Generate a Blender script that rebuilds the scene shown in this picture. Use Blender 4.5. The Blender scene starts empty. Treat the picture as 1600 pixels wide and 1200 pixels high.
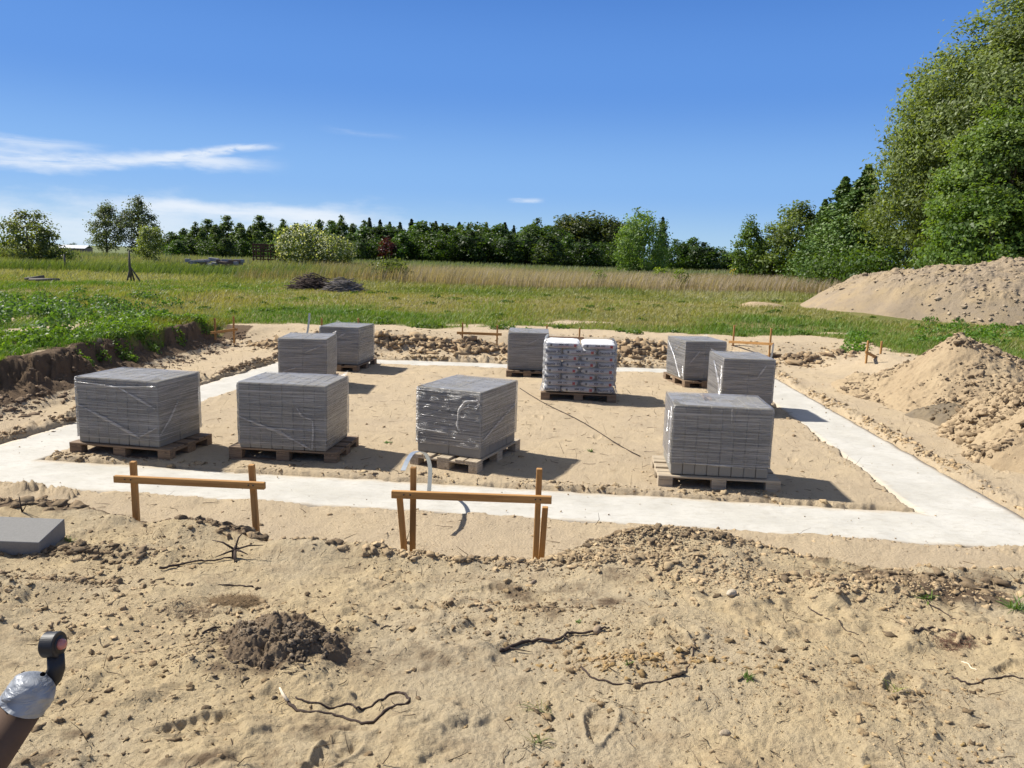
import bpy, math, random
import numpy as np
from mathutils import Vector, Matrix
C = bpy.context.scene.collection
sc = bpy.context.scene
R = math.radians
rng = np.random.default_rng(7)
random.seed(7)

# ------------------------------------------------------------------ camera
F_PX, PITCH, ROLL, EYE = 1210.7, .16137, .0301, 2.224
cam = bpy.data.cameras.new('camera'); camo = bpy.data.objects.new('camera', cam); C.objects.link(camo)
cam.sensor_width = 36; cam.lens = 36*F_PX/1600; cam.clip_start = .05; cam.clip_end = 9000
r0 = Vector((1, 0, 0)); d0 = -Vector((0, math.sin(PITCH), math.cos(PITCH))); fw = Vector((0, math.cos(PITCH), -math.sin(PITCH)))
rr = r0*math.cos(ROLL)-d0*math.sin(ROLL); dd = r0*math.sin(ROLL)+d0*math.cos(ROLL)
M = Matrix((rr, -dd, -fw)).transposed().to_4x4(); M.translation = (0, 0, EYE)
camo.matrix_world = M
sc.camera = camo

def at(px, py, z=0.0):
    """ground point (x, y) at height z seen at a photo pixel"""
    X0 = (px-800)/F_PX; Y0 = (py-600)/F_PX
    d = fw + rr*X0 + dd*Y0
    t = (z-EYE)/d.z
    return d.x*t, d.y*t
def ray(px, py, depth):
    X0 = (px-800)/F_PX; Y0 = (py-600)/F_PX
    return Vector((0, 0, EYE)) + (fw + rr*X0 + dd*Y0)*depth

# ------------------------------------------------------------------ node helpers
def sock(nt, v, s):
    if isinstance(v, bpy.types.NodeSocket): nt.links.new(v, s)
    elif v is not None:
        if isinstance(v, (tuple, list)) and len(v) == 3 and s.type == 'RGBA': v = (*v, 1)
        s.default_value = v
def mth(nt, op, a, b=None, c=None, clamp=False):
    n = nt.nodes.new('ShaderNodeMath'); n.operation = op; n.use_clamp = clamp
    for i, v in enumerate((a, b, c)):
        if v is not None: sock(nt, v, n.inputs[i])
    return n.outputs[0]
def mixc(nt, f, a, b, mode='MIX'):
    n = nt.nodes.new('ShaderNodeMix'); n.data_type = 'RGBA'; n.blend_type = mode
    sock(nt, f, n.inputs[0]); sock(nt, a, n.inputs[6]); sock(nt, b, n.inputs[7]); return n.outputs[2]
def sstep(nt, v, lo, hi, a=0., b=1.):
    n = nt.nodes.new('ShaderNodeMapRange'); n.interpolation_type = 'SMOOTHSTEP'
    sock(nt, v, n.inputs[0]); sock(nt, lo, n.inputs[1]); sock(nt, hi, n.inputs[2]); sock(nt, a, n.inputs[3]); sock(nt, b, n.inputs[4]); return n.outputs[0]
def noise(nt, vec, scale, detail=4, rough=.55, dist=0., dim='3D'):
    n = nt.nodes.new('ShaderNodeTexNoise'); n.noise_dimensions = dim
    if vec is not None: nt.links.new(vec, n.inputs['Vector'])
    n.inputs['Scale'].default_value = scale; n.inputs['Detail'].default_value = detail
    n.inputs['Roughness'].default_value = rough; n.inputs['Distortion'].default_value = dist
    return n.outputs['Fac']
def mapping(nt, vec, s=(1, 1, 1), r=(0, 0, 0), l=(0, 0, 0)):
    n = nt.nodes.new('ShaderNodeMapping'); nt.links.new(vec, n.inputs[0])
    n.inputs['Scale'].default_value = s; n.inputs['Rotation'].default_value = r; n.inputs['Location'].default_value = l; return n.outputs[0]
def attr(nt, name, fac=False):
    n = nt.nodes.new('ShaderNodeAttribute'); n.attribute_name = name; return n.outputs['Fac' if fac else 'Color']
def coords(nt, which='Object'):
    return nt.nodes.new('ShaderNodeTexCoord').outputs[which]
def bump(nt, h, strength=.5, dist=.02, nrm=None):
    n = nt.nodes.new('ShaderNodeBump'); n.inputs['Strength'].default_value = strength; n.inputs['Distance'].default_value = dist
    nt.links.new(h, n.inputs['Height'])
    if nrm is not None: nt.links.new(nrm, n.inputs['Normal'])
    return n.outputs[0]
def newmat(name):
    m = bpy.data.materials.new(name); m.use_nodes = True; nt = m.node_tree
    p = nt.nodes['Principled BSDF']; p.inputs['Specular IOR Level'].default_value = .25
    return m, nt, p

# ------------------------------------------------------------------ world and sun
SUN_EL, SUN_DIR = R(46), Vector((-.925, .38, 0)).normalized()
SUN_AZ = math.atan2(SUN_DIR.x, SUN_DIR.y)
w = bpy.data.worlds.new('World'); sc.world = w; w.use_nodes = True; nt = w.node_tree
bg = nt.nodes['Background']
sky = nt.nodes.new('ShaderNodeTexSky'); sky.sky_type = 'NISHITA'; sky.sun_disc = False
sky.sun_elevation = SUN_EL; sky.sun_rotation = SUN_AZ % (2*math.pi)
sky.altitude = 100; sky.air_density = 1.0; sky.dust_density = .35; sky.ozone_density = 3.2
tc = coords(nt, 'Generated')
sep = nt.nodes.new('ShaderNodeSeparateXYZ'); nt.links.new(tc, sep.inputs[0])
az = mth(nt, 'MULTIPLY', mth(nt, 'ARCTAN2', sep.outputs[0], sep.outputs[1]), 180/math.pi)
el = mth(nt, 'MULTIPLY', mth(nt, 'ARCSINE', sep.outputs[2]), 180/math.pi)
comb = nt.nodes.new('ShaderNodeCombineXYZ'); nt.links.new(az, comb.inputs[0]); nt.links.new(el, comb.inputs[1])
def cloud(az0, az1, soft, el0, slope, wid, sc_, stretch, thr, amt, seed):
    e = mth(nt, 'SUBTRACT', el, mth(nt, 'ADD', mth(nt, 'MULTIPLY', mth(nt, 'SUBTRACT', az, az0), slope), el0))
    wob = noise(nt, mapping(nt, comb.outputs[0], (.16, .5, 1), (0, 0, 0), (seed*2, 1, 0)), 1, 5, .6)
    e = mth(nt, 'ADD', e, mth(nt, 'MULTIPLY', mth(nt, 'SUBTRACT', wob, .5), wid*2.2))
    b = sstep(nt, mth(nt, 'ABSOLUTE', e), 0., wid, 1., 0.)
    m = mth(nt, 'MULTIPLY', sstep(nt, az, az0-soft, az0+soft), sstep(nt, az, az1-soft, az1+soft, 1., 0.))
    n = noise(nt, mapping(nt, comb.outputs[0], (sc_/stretch, sc_, 1), (0, 0, .12), (seed, seed*3, 0)), 1, 6, .62, .6)
    n = sstep(nt, n, thr, thr+.32)
    return mth(nt, 'MULTIPLY', mth(nt, 'MULTIPLY', mth(nt, 'MULTIPLY', b, m), n), amt)
cl = [cloud(-60, -18.5, 3., 3.5, .055, .8, 1.6, 7, .22, .75, 3.1),
      cloud(-24, -17.4, 1.3, 5.9, .15, .42, 2.0, 3.5, .25, .75, 6.7),
      cloud(-60, -28.5, 2.5, 6.0, .0, .5, 1.6, 8, .25, .5, 9.2),
      cloud(-27, -11, 3, 2.7, -.02, .8, 1.2, 12, .15, .75, 13.3),
      cloud(-60, -6, 7, 1.0, .0, 2.6, .6, 12, .15, .55, 21.0),
      cloud(-.4, 1.6, .5, 4.1, .0, .25, 2.5, 4, .2, .5, 30.0),
      cloud(-13, -9, 1.5, 8.3, -.05, .3, 2, 6, .3, .12, 34.0)]
tot = cl[0]
for c_ in cl[1:]: tot = mth(nt, 'SUBTRACT', mth(nt, 'ADD', tot, c_), mth(nt, 'MULTIPLY', tot, c_))
hs = nt.nodes.new('ShaderNodeHueSaturation'); hs.inputs['Saturation'].default_value = 1.12
nt.links.new(sky.outputs[0], hs.inputs['Color'])
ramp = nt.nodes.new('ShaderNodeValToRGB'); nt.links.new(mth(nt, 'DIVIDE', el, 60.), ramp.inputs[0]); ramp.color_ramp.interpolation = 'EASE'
for i_, (e_, c_) in enumerate(((0, (.38, .59, .80)), (5, (.21, .42, .80)), (12, (.105, .275, .70)), (23, (.042, .155, .52)), (36, (.028, .075, .24)), (60, (.014, .03, .075)))):  # unseen upper sky made darker and greyer than real, for deeper, neutral shadows
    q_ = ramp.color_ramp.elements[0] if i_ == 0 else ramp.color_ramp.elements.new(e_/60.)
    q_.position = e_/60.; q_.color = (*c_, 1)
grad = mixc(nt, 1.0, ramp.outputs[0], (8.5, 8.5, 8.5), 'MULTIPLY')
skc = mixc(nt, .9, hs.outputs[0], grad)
skc = mixc(nt, tot, skc, (6.9, 7.3, 7.8))
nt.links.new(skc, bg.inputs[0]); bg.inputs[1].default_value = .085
sl = bpy.data.lights.new('sun', 'SUN'); sl.energy = 5.0; sl.angle = R(.53); sl.color = (1, .95, .87)
slo = bpy.data.objects.new('sun', sl); C.objects.link(slo)
sd = Vector((SUN_DIR.x*math.cos(SUN_EL), SUN_DIR.y*math.cos(SUN_EL), math.sin(SUN_EL)))
slo.rotation_euler = sd.to_track_quat('Z', 'Y').to_euler(); slo.location = (-20, 10, 30)
sc.view_settings.view_transform = 'Standard'; sc.view_settings.look = 'None'; sc.view_settings.exposure = 0.6; sc.view_settings.gamma = 1
sc.cycles.max_bounces = 6; sc.cycles.transparent_max_bounces = 12
sc.cycles.caustics_reflective = False; sc.cycles.caustics_refractive = False

# ------------------------------------------------------------------ numpy noise
def _h(ix, iy, s):
    n = (ix.astype(np.int64)*374761393 + iy.astype(np.int64)*668265263 + s*2147483647) & 0xffffffff
    n = ((n ^ (n >> 13))*1274126177) & 0xffffffff
    return ((n ^ (n >> 16)) & 0xffffff)/float(0xffffff)
def vn(x, y, s=0):
    x = np.asarray(x, float); y = np.asarray(y, float)
    ix = np.floor(x); iy = np.floor(y); fx = x-ix; fy = y-iy
    fx = fx*fx*fx*(fx*(fx*6-15)+10); fy = fy*fy*fy*(fy*(fy*6-15)+10)
    a = _h(ix, iy, s); b = _h(ix+1, iy, s); c = _h(ix, iy+1, s); d = _h(ix+1, iy+1, s)
    return (a+(b-a)*fx)*(1-fy)+(c+(d-c)*fx)*fy
def fbm(x, y, f, o=4, s=0, g=.5):
    """signed, about -.5 .. .5"""
    v = 0; amp = 1; t = 0
    for i in range(o):
        cx, sx = math.cos(i*1.1+s), math.sin(i*1.1+s)
        v = v+amp*(vn((x*cx-y*sx)*f+i*17.3, (x*sx+y*cx)*f-i*9.1, s+i)-.5); t += amp; amp *= g; f *= 2.03
    return v/t*1.3
def ss(v, a, b):
    t = np.clip((v-a)/(b-a), 0, 1); return t*t*(3-2*t)

# ------------------------------------------------------------------ mesh helpers
def mesh(name, V, Fq, mats, col=None, attrs=None, smooth=False, mi=None):
    V = np.asarray(V, np.float32); Fq = np.asarray(Fq, np.int32)
    me = bpy.data.meshes.new(name); k = Fq.shape[1]
    me.vertices.add(len(V)); me.vertices.foreach_set('co', V.ravel())
    me.loops.add(Fq.size); me.loops.foreach_set('vertex_index', Fq.ravel())
    me.polygons.add(len(Fq)); me.polygons.foreach_set('loop_start', np.arange(0, Fq.size, k, dtype=np.int32))
    if smooth: me.polygons.foreach_set('use_smooth', np.ones(len(Fq), bool))
    if mi is not None: me.polygons.foreach_set('material_index', np.asarray(mi, np.int32))
    me.update(calc_edges=True)
    if col is not None:
        a = me.color_attributes.new('Col', 'FLOAT_COLOR', 'POINT')
        c = np.ones((len(V), 4), np.float32); c[:, :3] = col; a.data.foreach_set('color', c.ravel())
    for n_, v_ in (attrs or {}).items():
        a = me.attributes.new(n_, 'FLOAT', 'POINT'); a.data.foreach_set('value', np.asarray(v_, np.float32))
    for m_ in (mats if isinstance(mats, (list, tuple)) else [mats]): me.materials.append(m_)
    return me
def link(name, me, parent=None, loc=None, rz=None):
    o = bpy.data.objects.new(name, me); C.objects.link(o)
    if parent is not None: o.parent = parent
    if loc is not None: o.location = loc
    if rz is not None: o.rotation_euler = (0, 0, rz)
    return o
def tag(o, label=None, cat=None, group=None, kind=None):
    if label: o['label'] = label
    if cat: o['category'] = cat
    if group: o['group'] = group
    if kind: o['kind'] = kind
    return o
def thing(name, label, cat, loc=(0, 0, 0), rz=0, group=None):
    return tag(link(name, None, None, loc, rz), label, cat, group)
class MB:
    """collects boxes, tubes and lathes, then makes one mesh"""
    def __init__(s): s.v = []; s.f = []; s.m = []; s.sm = []
    def add(s, V, F, m=0, sm=False):
        o = len(s.v); s.v += [tuple(p) for p in V]; s.f += [tuple(i+o for i in f) for f in F]; s.m += [m]*len(F); s.sm += [sm]*len(F)
    def box(s, x0, x1, y0, y1, z0, z1, bev=0., m=0, jit=0.):
        b = min(bev, (x1-x0)/2.1, (y1-y0)/2.1, (z1-z0)/2.1)
        if b <= 0:
            V = [(x, y, z) for z in (z0, z1) for y in (y0, y1) for x in (x0, x1)]
            F = [(0, 2, 3, 1), (4, 5, 7, 6), (0, 1, 5, 4), (2, 6, 7, 3), (0, 4, 6, 2), (1, 3, 7, 5)]
        else:
            V = []; idx = {}
            for ax in range(3):
                for cx in (0, 1):
                    for cy in (0, 1):
                        for cz in (0, 1):
                            c = [(x0, x1)[cx], (y0, y1)[cy], (z0, z1)[cz]]
                            for k_, s_ in enumerate((cx, cy, cz)):
                                if k_ != ax: c[k_] += (-b if s_ else b)
                            idx[ax, cx, cy, cz] = len(V); V.append(tuple(c))
            F = []
            def q(*k): F.append(tuple(idx[i] for i in k))
            for sgn in (0, 1):
                q((0, sgn, 0, 0), (0, sgn, 1, 0), (0, sgn, 1, 1), (0, sgn, 0, 1))
                q((1, 0, sgn, 0), (1, 1, sgn, 0), (1, 1, sgn, 1), (1, 0, sgn, 1))
                q((2, 0, 0, sgn), (2, 1, 0, sgn), (2, 1, 1, sgn), (2, 0, 1, sgn))
            for a_ in (0, 1):
                for b_ in (0, 1):
                    q((0, a_, b_, 0), (0, a_, b_, 1), (1, a_, b_, 1), (1, a_, b_, 0))
                    q((0, a_, 0, b_), (0, a_, 1, b_), (2, a_, 1, b_), (2, a_, 0, b_))
                    q((1, 0, a_, b_), (1, 1, a_, b_), (2, 1, a_, b_), (2, 0, a_, b_))
                    for c_ in (0, 1): q((0, a_, b_, c_), (1, a_, b_, c_), (2, a_, b_, c_))
        if jit: V = [(x+random.uniform(-jit, jit), y+random.uniform(-jit, jit), z+random.uniform(-jit, jit)) for x, y, z in V]
        s.add(V, F, m)
    def tube(s, pts, rad, n=8, m=0, caps=True, flat=1.0):
        pts = [Vector(p) for p in pts]; rad = rad if isinstance(rad, (list, tuple)) else [rad]*len(pts)
        V = []; up = None
        for i, p in enumerate(pts):
            t = (pts[min(i+1, len(pts)-1)]-pts[max(i-1, 0)]).normalized()
            if up is None: up = t.orthogonal().normalized()
            up = (up-t*up.dot(t)).normalized(); sd_ = t.cross(up)
            for k in range(n):
                a = 2*math.pi*k/n; V.append(p+(up*math.cos(a)+sd_*math.sin(a)*flat)*rad[i])
        F = [(i*n+k, i*n+(k+1) % n, (i+1)*n+(k+1) % n, (i+1)*n+k) for i in range(len(pts)-1) for k in range(n)]
        if caps: F += [tuple(range(n))[::-1], tuple((len(pts)-1)*n+k for k in range(n))]
        s.add(V, F, m, True)
    def xform(s, M_): s.v = [tuple(M_ @ Vector(p)) for p in s.v]; return s
    def me(s, name, mats):
        me = bpy.data.meshes.new(name); me.from_pydata(s.v, [], s.f); me.update()
        for m_ in (mats if isinstance(mats, (list, tuple)) else [mats]): me.materials.append(m_)
        me.polygons.foreach_set('material_index', np.array(s.m, np.int32)); me.polygons.foreach_set('use_smooth', np.array(s.sm, bool))
        import bmesh
        bm = bmesh.new(); bm.from_mesh(me); bmesh.ops.recalc_face_normals(bm, faces=bm.faces); bm.to_mesh(me); bm.free()
        return me
    def build(s, name, mats, parent=None, loc=None, rz=None): return link(name, s.me(name, mats), parent, loc, rz)

# ------------------------------------------------------------------ materials
def soil_mat(name, base, alt, dark, bscale=1., bs=.6, wet=0.):
    m, nt, p = newmat(name); co = coords(nt)
    n1 = noise(nt, co, 1.3*bscale, 5, .6); n2 = noise(nt, co, 9*bscale, 6, .65); n3 = noise(nt, co, 90*bscale, 4, .7)
    c = mixc(nt, sstep(nt, n1, .38, .66), base, alt)
    c = mixc(nt, sstep(nt, n2, .52, .75, 0., .55), c, dark)
    c = mixc(nt, sstep(nt, n3, .35, .7, .0, .28), c, mixc(nt, .5, dark, c))
    c = mixc(nt, 1., c, (.86, .84, .795), 'MULTIPLY'); sock(nt, c, p.inputs['Base Color']); p.inputs['Roughness'].default_value = .95
    h = mth(nt, 'ADD', mth(nt, 'MULTIPLY', n2, .5), mth(nt, 'MULTIPLY', n3, .35))
    h = mth(nt, 'ADD', h, mth(nt, 'MULTIPLY', noise(nt, co, 30*bscale, 5, .7), .6))
    nt.links.new(bump(nt, h, bs, .03/bscale), p.inputs['Normal'])
    return m, nt, p, c
SAND, SAND2, BROWN, DARK = (.50, .385, .245), (.545, .40, .225), (.30, .205, .115), (.115, .078, .05)
def col_mat(name, rough=.95, bscale=60, bs=.5, bd=.01, mul=1.):
    """surface colour from the mesh's own Col attribute with fine mottling"""
    m, nt, p = newmat(name); co = coords(nt); n = noise(nt, co, bscale, 5, .65)
    c = mixc(nt, 1.0, attr(nt, 'Col'), mixc(nt, n, (.55, .535, .51), (1.25, 1.24, 1.21)), 'MULTIPLY')
    sock(nt, c, p.inputs['Base Color']); p.inputs['Roughness'].default_value = rough
    nt.links.new(bump(nt, n, bs, bd), p.inputs['Normal']); return m
M_clod = col_mat('clod_soil', bscale=120)
# ground: masks from the mesh
def ground_mat():
    m, nt, p = newmat('ground_soil'); co = coords(nt)
    n1 = noise(nt, co, .9, 5, .6); n2 = noise(nt, co, 6, 6, .65); n3 = noise(nt, co, 45, 5, .7); n4 = noise(nt, co, 260, 3, .7)
    pad = mixc(nt, sstep(nt, n1, .35, .65), (.48, .385, .27), (.52, .415, .28))
    frt = mixc(nt, sstep(nt, n1, .38, .62), (.475, .39, .265), (.52, .41, .25))
    c = mixc(nt, attr(nt, 'front', True), pad, frt)
    c = mixc(nt, sstep(nt, mth(nt, 'ADD', n2, mth(nt, 'MULTIPLY', attr(nt, 'front', True), .06)), .52, .74, 0., .5), c, (.33, .245, .155))
    c = mixc(nt, sstep(nt, n3, .5, .72, 0., .4), c, (.30, .225, .15))
    c = mixc(nt, sstep(nt, n4, .5, .72, 0., .5), c, (.66, .54, .38))
    c = mixc(nt, sstep(nt, noise(nt, co, 130, 3, .75), .58, .7, 0., .5), c, (.22, .155, .09))
    dk = mth(nt, 'ADD', attr(nt, 'dark', True), mth(nt, 'MULTIPLY', mth(nt, 'SUBTRACT', n2, .5), .9))
    c = mixc(nt, sstep(nt, dk, .35, .75), c, mixc(nt, n3, (.075, .052, .036), (.20, .14, .09)))
    g = mth(nt, 'ADD', attr(nt, 'grass', True), mth(nt, 'MULTIPLY', mth(nt, 'SUBTRACT', n2, .5), .6))
    far = noise(nt, mapping(nt, co, (.06, .35, 1)), 1, 6, .6)
    gr = mixc(nt, sstep(nt, far, .38, .62), (.13, .165, .035), (.24, .21, .08))
    gr = mixc(nt, sstep(nt, n3, .4, .65, 0., .5), gr, (.16, .12, .06))
    sp = nt.nodes.new('ShaderNodeSeparateXYZ'); nt.links.new(co, sp.inputs[0])
    gr = mixc(nt, sstep(nt, sp.outputs[1], 60, 95), gr, mixc(nt, far, (.13, .17, .065), (.19, .20, .10)))
    c = mixc(nt, 1., c, (.97, .965, .93), 'MULTIPLY')
    c = mixc(nt, sstep(nt, g, .4, .6), c, mixc(nt, 1., gr, (.85, .85, .85), 'MULTIPLY'))
    sock(nt, c, p.inputs['Base Color']); p.inputs['Roughness'].default_value = .97; p.inputs['Specular IOR Level'].default_value = .1
    h = mth(nt, 'ADD', mth(nt, 'MULTIPLY', n3, .6), mth(nt, 'MULTIPLY', n4, .25))
    b = bump(nt, h, 1., .03); b = bump(nt, n2, .25, .06, b)
    nt.links.new(b, p.inputs['Normal']); return m
M_ground = ground_mat()
def concrete_mat():
    m, nt, p = newmat('fresh_concrete'); co = coords(nt)
    n1 = noise(nt, co, 1.6, 5, .6); n2 = noise(nt, mapping(nt, co, (1, 2.2, 1)), 9, 6, .7); n3 = noise(nt, co, 70, 4, .7)
    c = mixc(nt, sstep(nt, n1, .35, .7), (.52, .50, .445), (.45, .43, .375))
    c = mixc(nt, sstep(nt, n2, .46, .72, 0., .6), c, (.39, .36, .30))
    c = mixc(nt, sstep(nt, n3, .56, .8, 0., .3), c, (.5, .46, .4))
    ed = attr(nt, 'edge', True)
    c = mixc(nt, sstep(nt, mth(nt, 'ADD', ed, mth(nt, 'MULTIPLY', mth(nt, 'SUBTRACT', n2, .5), 1.0)), .45, .95, 0., .75), c, (.46, .39, .29))
    sock(nt, c, p.inputs['Base Color']); p.inputs['Roughness'].default_value = .85
    nt.links.new(bump(nt, mth(nt, 'ADD', mth(nt, 'MULTIPLY', n2, 1.), mth(nt, 'MULTIPLY', n3, .2)), .35, .03), p.inputs['Normal']); return m
M_conc = concrete_mat()
def block_mat():
    m, nt, p = newmat('grey_block'); co = coords(nt)
    oi = nt.nodes.new('ShaderNodeObjectInfo')
    v = nt.nodes.new('ShaderNodeVectorMath'); nt.links.new(co, v.inputs[0]); nt.links.new(oi.outputs['Random'], v.inputs[1])
    n = noise(nt, v.outputs[0], 60, 6, .75)
    c = mixc(nt, n, (.20, .187, .158), (.305, .284, .24))
    c = mixc(nt, mth(nt, 'MULTIPLY', oi.outputs['Random'], .45), c, (.21, .20, .18))
    sock(nt, c, p.inputs['Base Color']); p.inputs['Roughness'].default_value = .92
    nt.links.new(bump(nt, n, .5, .006), p.inputs['Normal']); return m
M_block = block_mat()
def wood_mat(name, a, b, axis=0, sc_=1., rough=.75):
    m, nt, p = newmat(name); co = coords(nt)
    s = [14, 14, 14]; s[axis] = .8
    oi = nt.nodes.new('ShaderNodeObjectInfo')
    mp = mapping(nt, co, tuple(x*sc_ for x in s)); v = nt.nodes.new('ShaderNodeVectorMath'); nt.links.new(mp, v.inputs[0])
    mm = mth(nt, 'MULTIPLY', oi.outputs['Random'], 30); nt.links.new(mm, v.inputs[1])
    n = noise(nt, v.outputs[0], 3, 5, .65, .8)
    kn = noise(nt, v.outputs[0], .55, 2, .5)
    c = mixc(nt, sstep(nt, n, .3, .7), a, b)
    c = mixc(nt, sstep(nt, kn, .70, .76, 0., .7), c, tuple(x*.3 for x in b))
    sock(nt, c, p.inputs['Base Color']); p.inputs['Roughness'].default_value = rough
    nt.links.new(bump(nt, n, .3, .004), p.inputs['Normal']); return m
M_timber = wood_mat('planed_timber', (.49, .27, .095), (.33, .17, .055), 0)
M_timber_v = wood_mat('planed_timber_upright', (.49, .27, .095), (.33, .17, .055), 2)
M_pal = wood_mat('pallet_wood', (.27, .185, .115), (.14, .10, .065), 0)
M_palg = wood_mat('pallet_wood_weathered', (.50, .42, .30), (.30, .24, .17), 0)
M_paly = wood_mat('pallet_wood_cross', (.27, .185, .115), (.14, .10, .065), 1)
M_redwood = wood_mat('brown_stained_wood', (.10, .045, .03), (.05, .025, .018), 0)
M_greywood = wood_mat('grey_weathered_wood', (.16, .14, .12), (.07, .06, .05), 2)
def film_mat(name, base, streak, gl_amt=.8):
    m, nt, p = newmat(name); co = coords(nt)
    geo = nt.nodes.new('ShaderNodeNewGeometry')
    n = noise(nt, mapping(nt, co, (.5, .5, 70), (0.02, .03, 0)), 1, 5, .75, .06)
    n2 = noise(nt, mapping(nt, co, (2, 2, 6)), 1, 4, .6)
    n3 = noise(nt, mapping(nt, co, (1.6, 1.6, 150), (.05, -.03, 0)), 1, 4, .7, .1)
    f = mth(nt, 'ADD', base, mth(nt, 'MULTIPLY', sstep(nt, mth(nt, 'ADD', mth(nt, 'MULTIPLY', n, .5), mth(nt, 'MULTIPLY', n3, .5)), .43, .57), streak))
    f = mth(nt, 'MULTIPLY', f, mth(nt, 'ADD', .55, mth(nt, 'MULTIPLY', n2, .9)), clamp=True)
    p.inputs['Base Color'].default_value = (.66, .61, .53, 1); p.inputs['Roughness'].default_value = .3; p.inputs['Specular IOR Level'].default_value = .5  # tan base colour paints the sand's reflection into the film streaks
    h = mth(nt, 'ADD', n, mth(nt, 'MULTIPLY', n3, .6)); nt.links.new(bump(nt, h, .7, .012), p.inputs['Normal'])
    tr = nt.nodes.new('ShaderNodeBsdfTransparent'); tr.inputs[0].default_value = (.95, .955, .96, 1)
    gl = nt.nodes.new('ShaderNodeBsdfGlossy'); gl.inputs['Roughness'].default_value = .3; nt.links.new(bump(nt, h, 1., .02), gl.inputs['Normal'])
    fr = nt.nodes.new('ShaderNodeFresnel'); fr.inputs[0].default_value = 1.45; nt.links.new(bump(nt, h, .5, .01), fr.inputs['Normal'])
    mx = nt.nodes.new('ShaderNodeMixShader'); nt.links.new(f, mx.inputs[0]); nt.links.new(tr.outputs[0], mx.inputs[1]); nt.links.new(p.outputs[0], mx.inputs[2])
    m2 = nt.nodes.new('ShaderNodeMixShader'); nt.links.new(mth(nt, 'ADD', mth(nt, 'MULTIPLY', fr.outputs[0], gl_amt), mth(nt, 'MULTIPLY', sstep(nt, n3, .35, .65), .16), clamp=True), m2.inputs[0]); nt.links.new(mx.outputs[0], m2.inputs[1]); nt.links.new(gl.outputs[0], m2.inputs[2])
    nt.links.new(m2.outputs[0], nt.nodes['Material Output'].inputs[0]); return m
M_film = film_mat('stretch_film', .02, .33)
M_filmtop = film_mat('stretch_film_top', .14, .22, .15)
M_fold = film_mat('stretch_film_fold', .22, .4)
def simple(name, c, rough=.6, metal=0., bs=None, spec=.25):
    m, nt, p = newmat(name); co = coords(nt); n = noise(nt, co, bs or 40, 4, .6)
    sock(nt, mixc(nt, n, tuple(x*.8 for x in c), tuple(min(1, x*1.2) for x in c)), p.inputs['Base Color'])
    p.inputs['Roughness'].default_value = rough; p.inputs['Metallic'].default_value = metal; p.inputs['Specular IOR Level'].default_value = spec
    nt.links.new(bump(nt, n, .15, .004), p.inputs['Normal']); return m
M_zinc = simple('galvanised_steel', (.42, .46, .49), .42, .6, 25)
M_bag = simple('white_paper_bag', (.72, .72, .71), .55, 0, 8)
M_ink = simple('dark_blue_print', (.03, .035, .09), .6)
M_red = simple('red_print', (.5, .035, .03), .6)
M_greyink = simple('grey_print', (.12, .12, .13), .6)
M_rubber = simple('black_rubber', (.018, .018, .02), .5, 0, 60, .4)
M_tape = None
def leaf_mat(name, tr=.35):
    m, nt, p = newmat(name)
    c = attr(nt, 'Col'); sock(nt, c, p.inputs['Base Color']); p.inputs['Roughness'].default_value = .5; p.inputs['Specular IOR Level'].default_value = .3
    t = nt.nodes.new('ShaderNodeBsdfTranslucent'); sock(nt, mixc(nt, 1., c, (1.5, 1.5, .45), 'MULTIPLY'), t.inputs[0])
    mx = nt.nodes.new('ShaderNodeMixShader'); mx.inputs[0].default_value = tr
    nt.links.new(p.outputs[0], mx.inputs[1]); nt.links.new(t.outputs[0], mx.inputs[2]); nt.links.new(mx.outputs[0], nt.nodes['Material Output'].inputs[0]); return m
M_leaf = leaf_mat('leaves', .42); M_blade = leaf_mat('grass_blades', .3); M_needle = leaf_mat('needles', .12)
M_bark = simple('bark', (.09, .07, .055), .9, 0, 12)
M_root = simple('dark_root_bark', (.055, .038, .03), .85, 0, 50)
M_rootpale = simple('peeled_root', (.62, .52, .38), .8, 0, 50)

# ------------------------------------------------------------------ terrain
CREST = np.array([(-9, 5.7), (-4, 5.4), (-3.2, 5.1), (-2.5, 4.85), (-1.6, 4.7), (-.65, 4.45), (.1, 4.4), (.7, 4.75), (1.3, 4.85), (2.1, 4.55), (3.1, 4.4), (5, 4.1), (9, 3.9)])
OUT = np.array([(-5.95, 7.12), (4.75, 6.05), (5.4, 16.5), (-4.7, 16.6)])
INN = np.array([(-4.95, 7.92), (3.86, 7.02), (4.62, 15.75), (-4.05, 15.8)])
def sdquad(x, y, Q):
    d = np.full(np.shape(x), 1e9)
    for i in range(4):
        (ax, ay), (bx, by) = Q[i], Q[(i+1) % 4]; L_ = math.hypot(bx-ax, by-ay)
        d = np.minimum(d, ((bx-ax)*(y-ay)-(by-ay)*(x-ax))/L_)
    return d          # positive inside
def frame_sd(x, y): return np.minimum(sdquad(x, y, OUT), -sdquad(x, y, INN))
def g2(x, y, cx, cy, rx, ry, a=0):
    c, s = math.cos(a), math.sin(a); u = (x-cx)*c+(y-cy)*s; v = -(x-cx)*s+(y-cy)*c
    return np.exp(-(u/rx)**2-(v/ry)**2)
FB = [(-1.05, 4.42, .42, .16, .10), (-1.9, 4.65, .35, .12, .08), (.95, 4.62, .5, .2, .13), (1.05, 4.25, .45, .16, .06), (2.1, 3.95, .5, .16, .09),
      (-2.75, 4.85, .5, .2, .03), (-3.4, 4.7, .6, .25, .07), (-.2, 4.3, .6, .1, .04), (2.9, 4.25, .9, .14, .05), (-2.2, 4.2, .5, .1, .05), (-2.4, 3.6, .5, .12, .04), (.3, 3.5, .6, .2, .03), (.55, 2.95, .35, .08, .025)]
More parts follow.
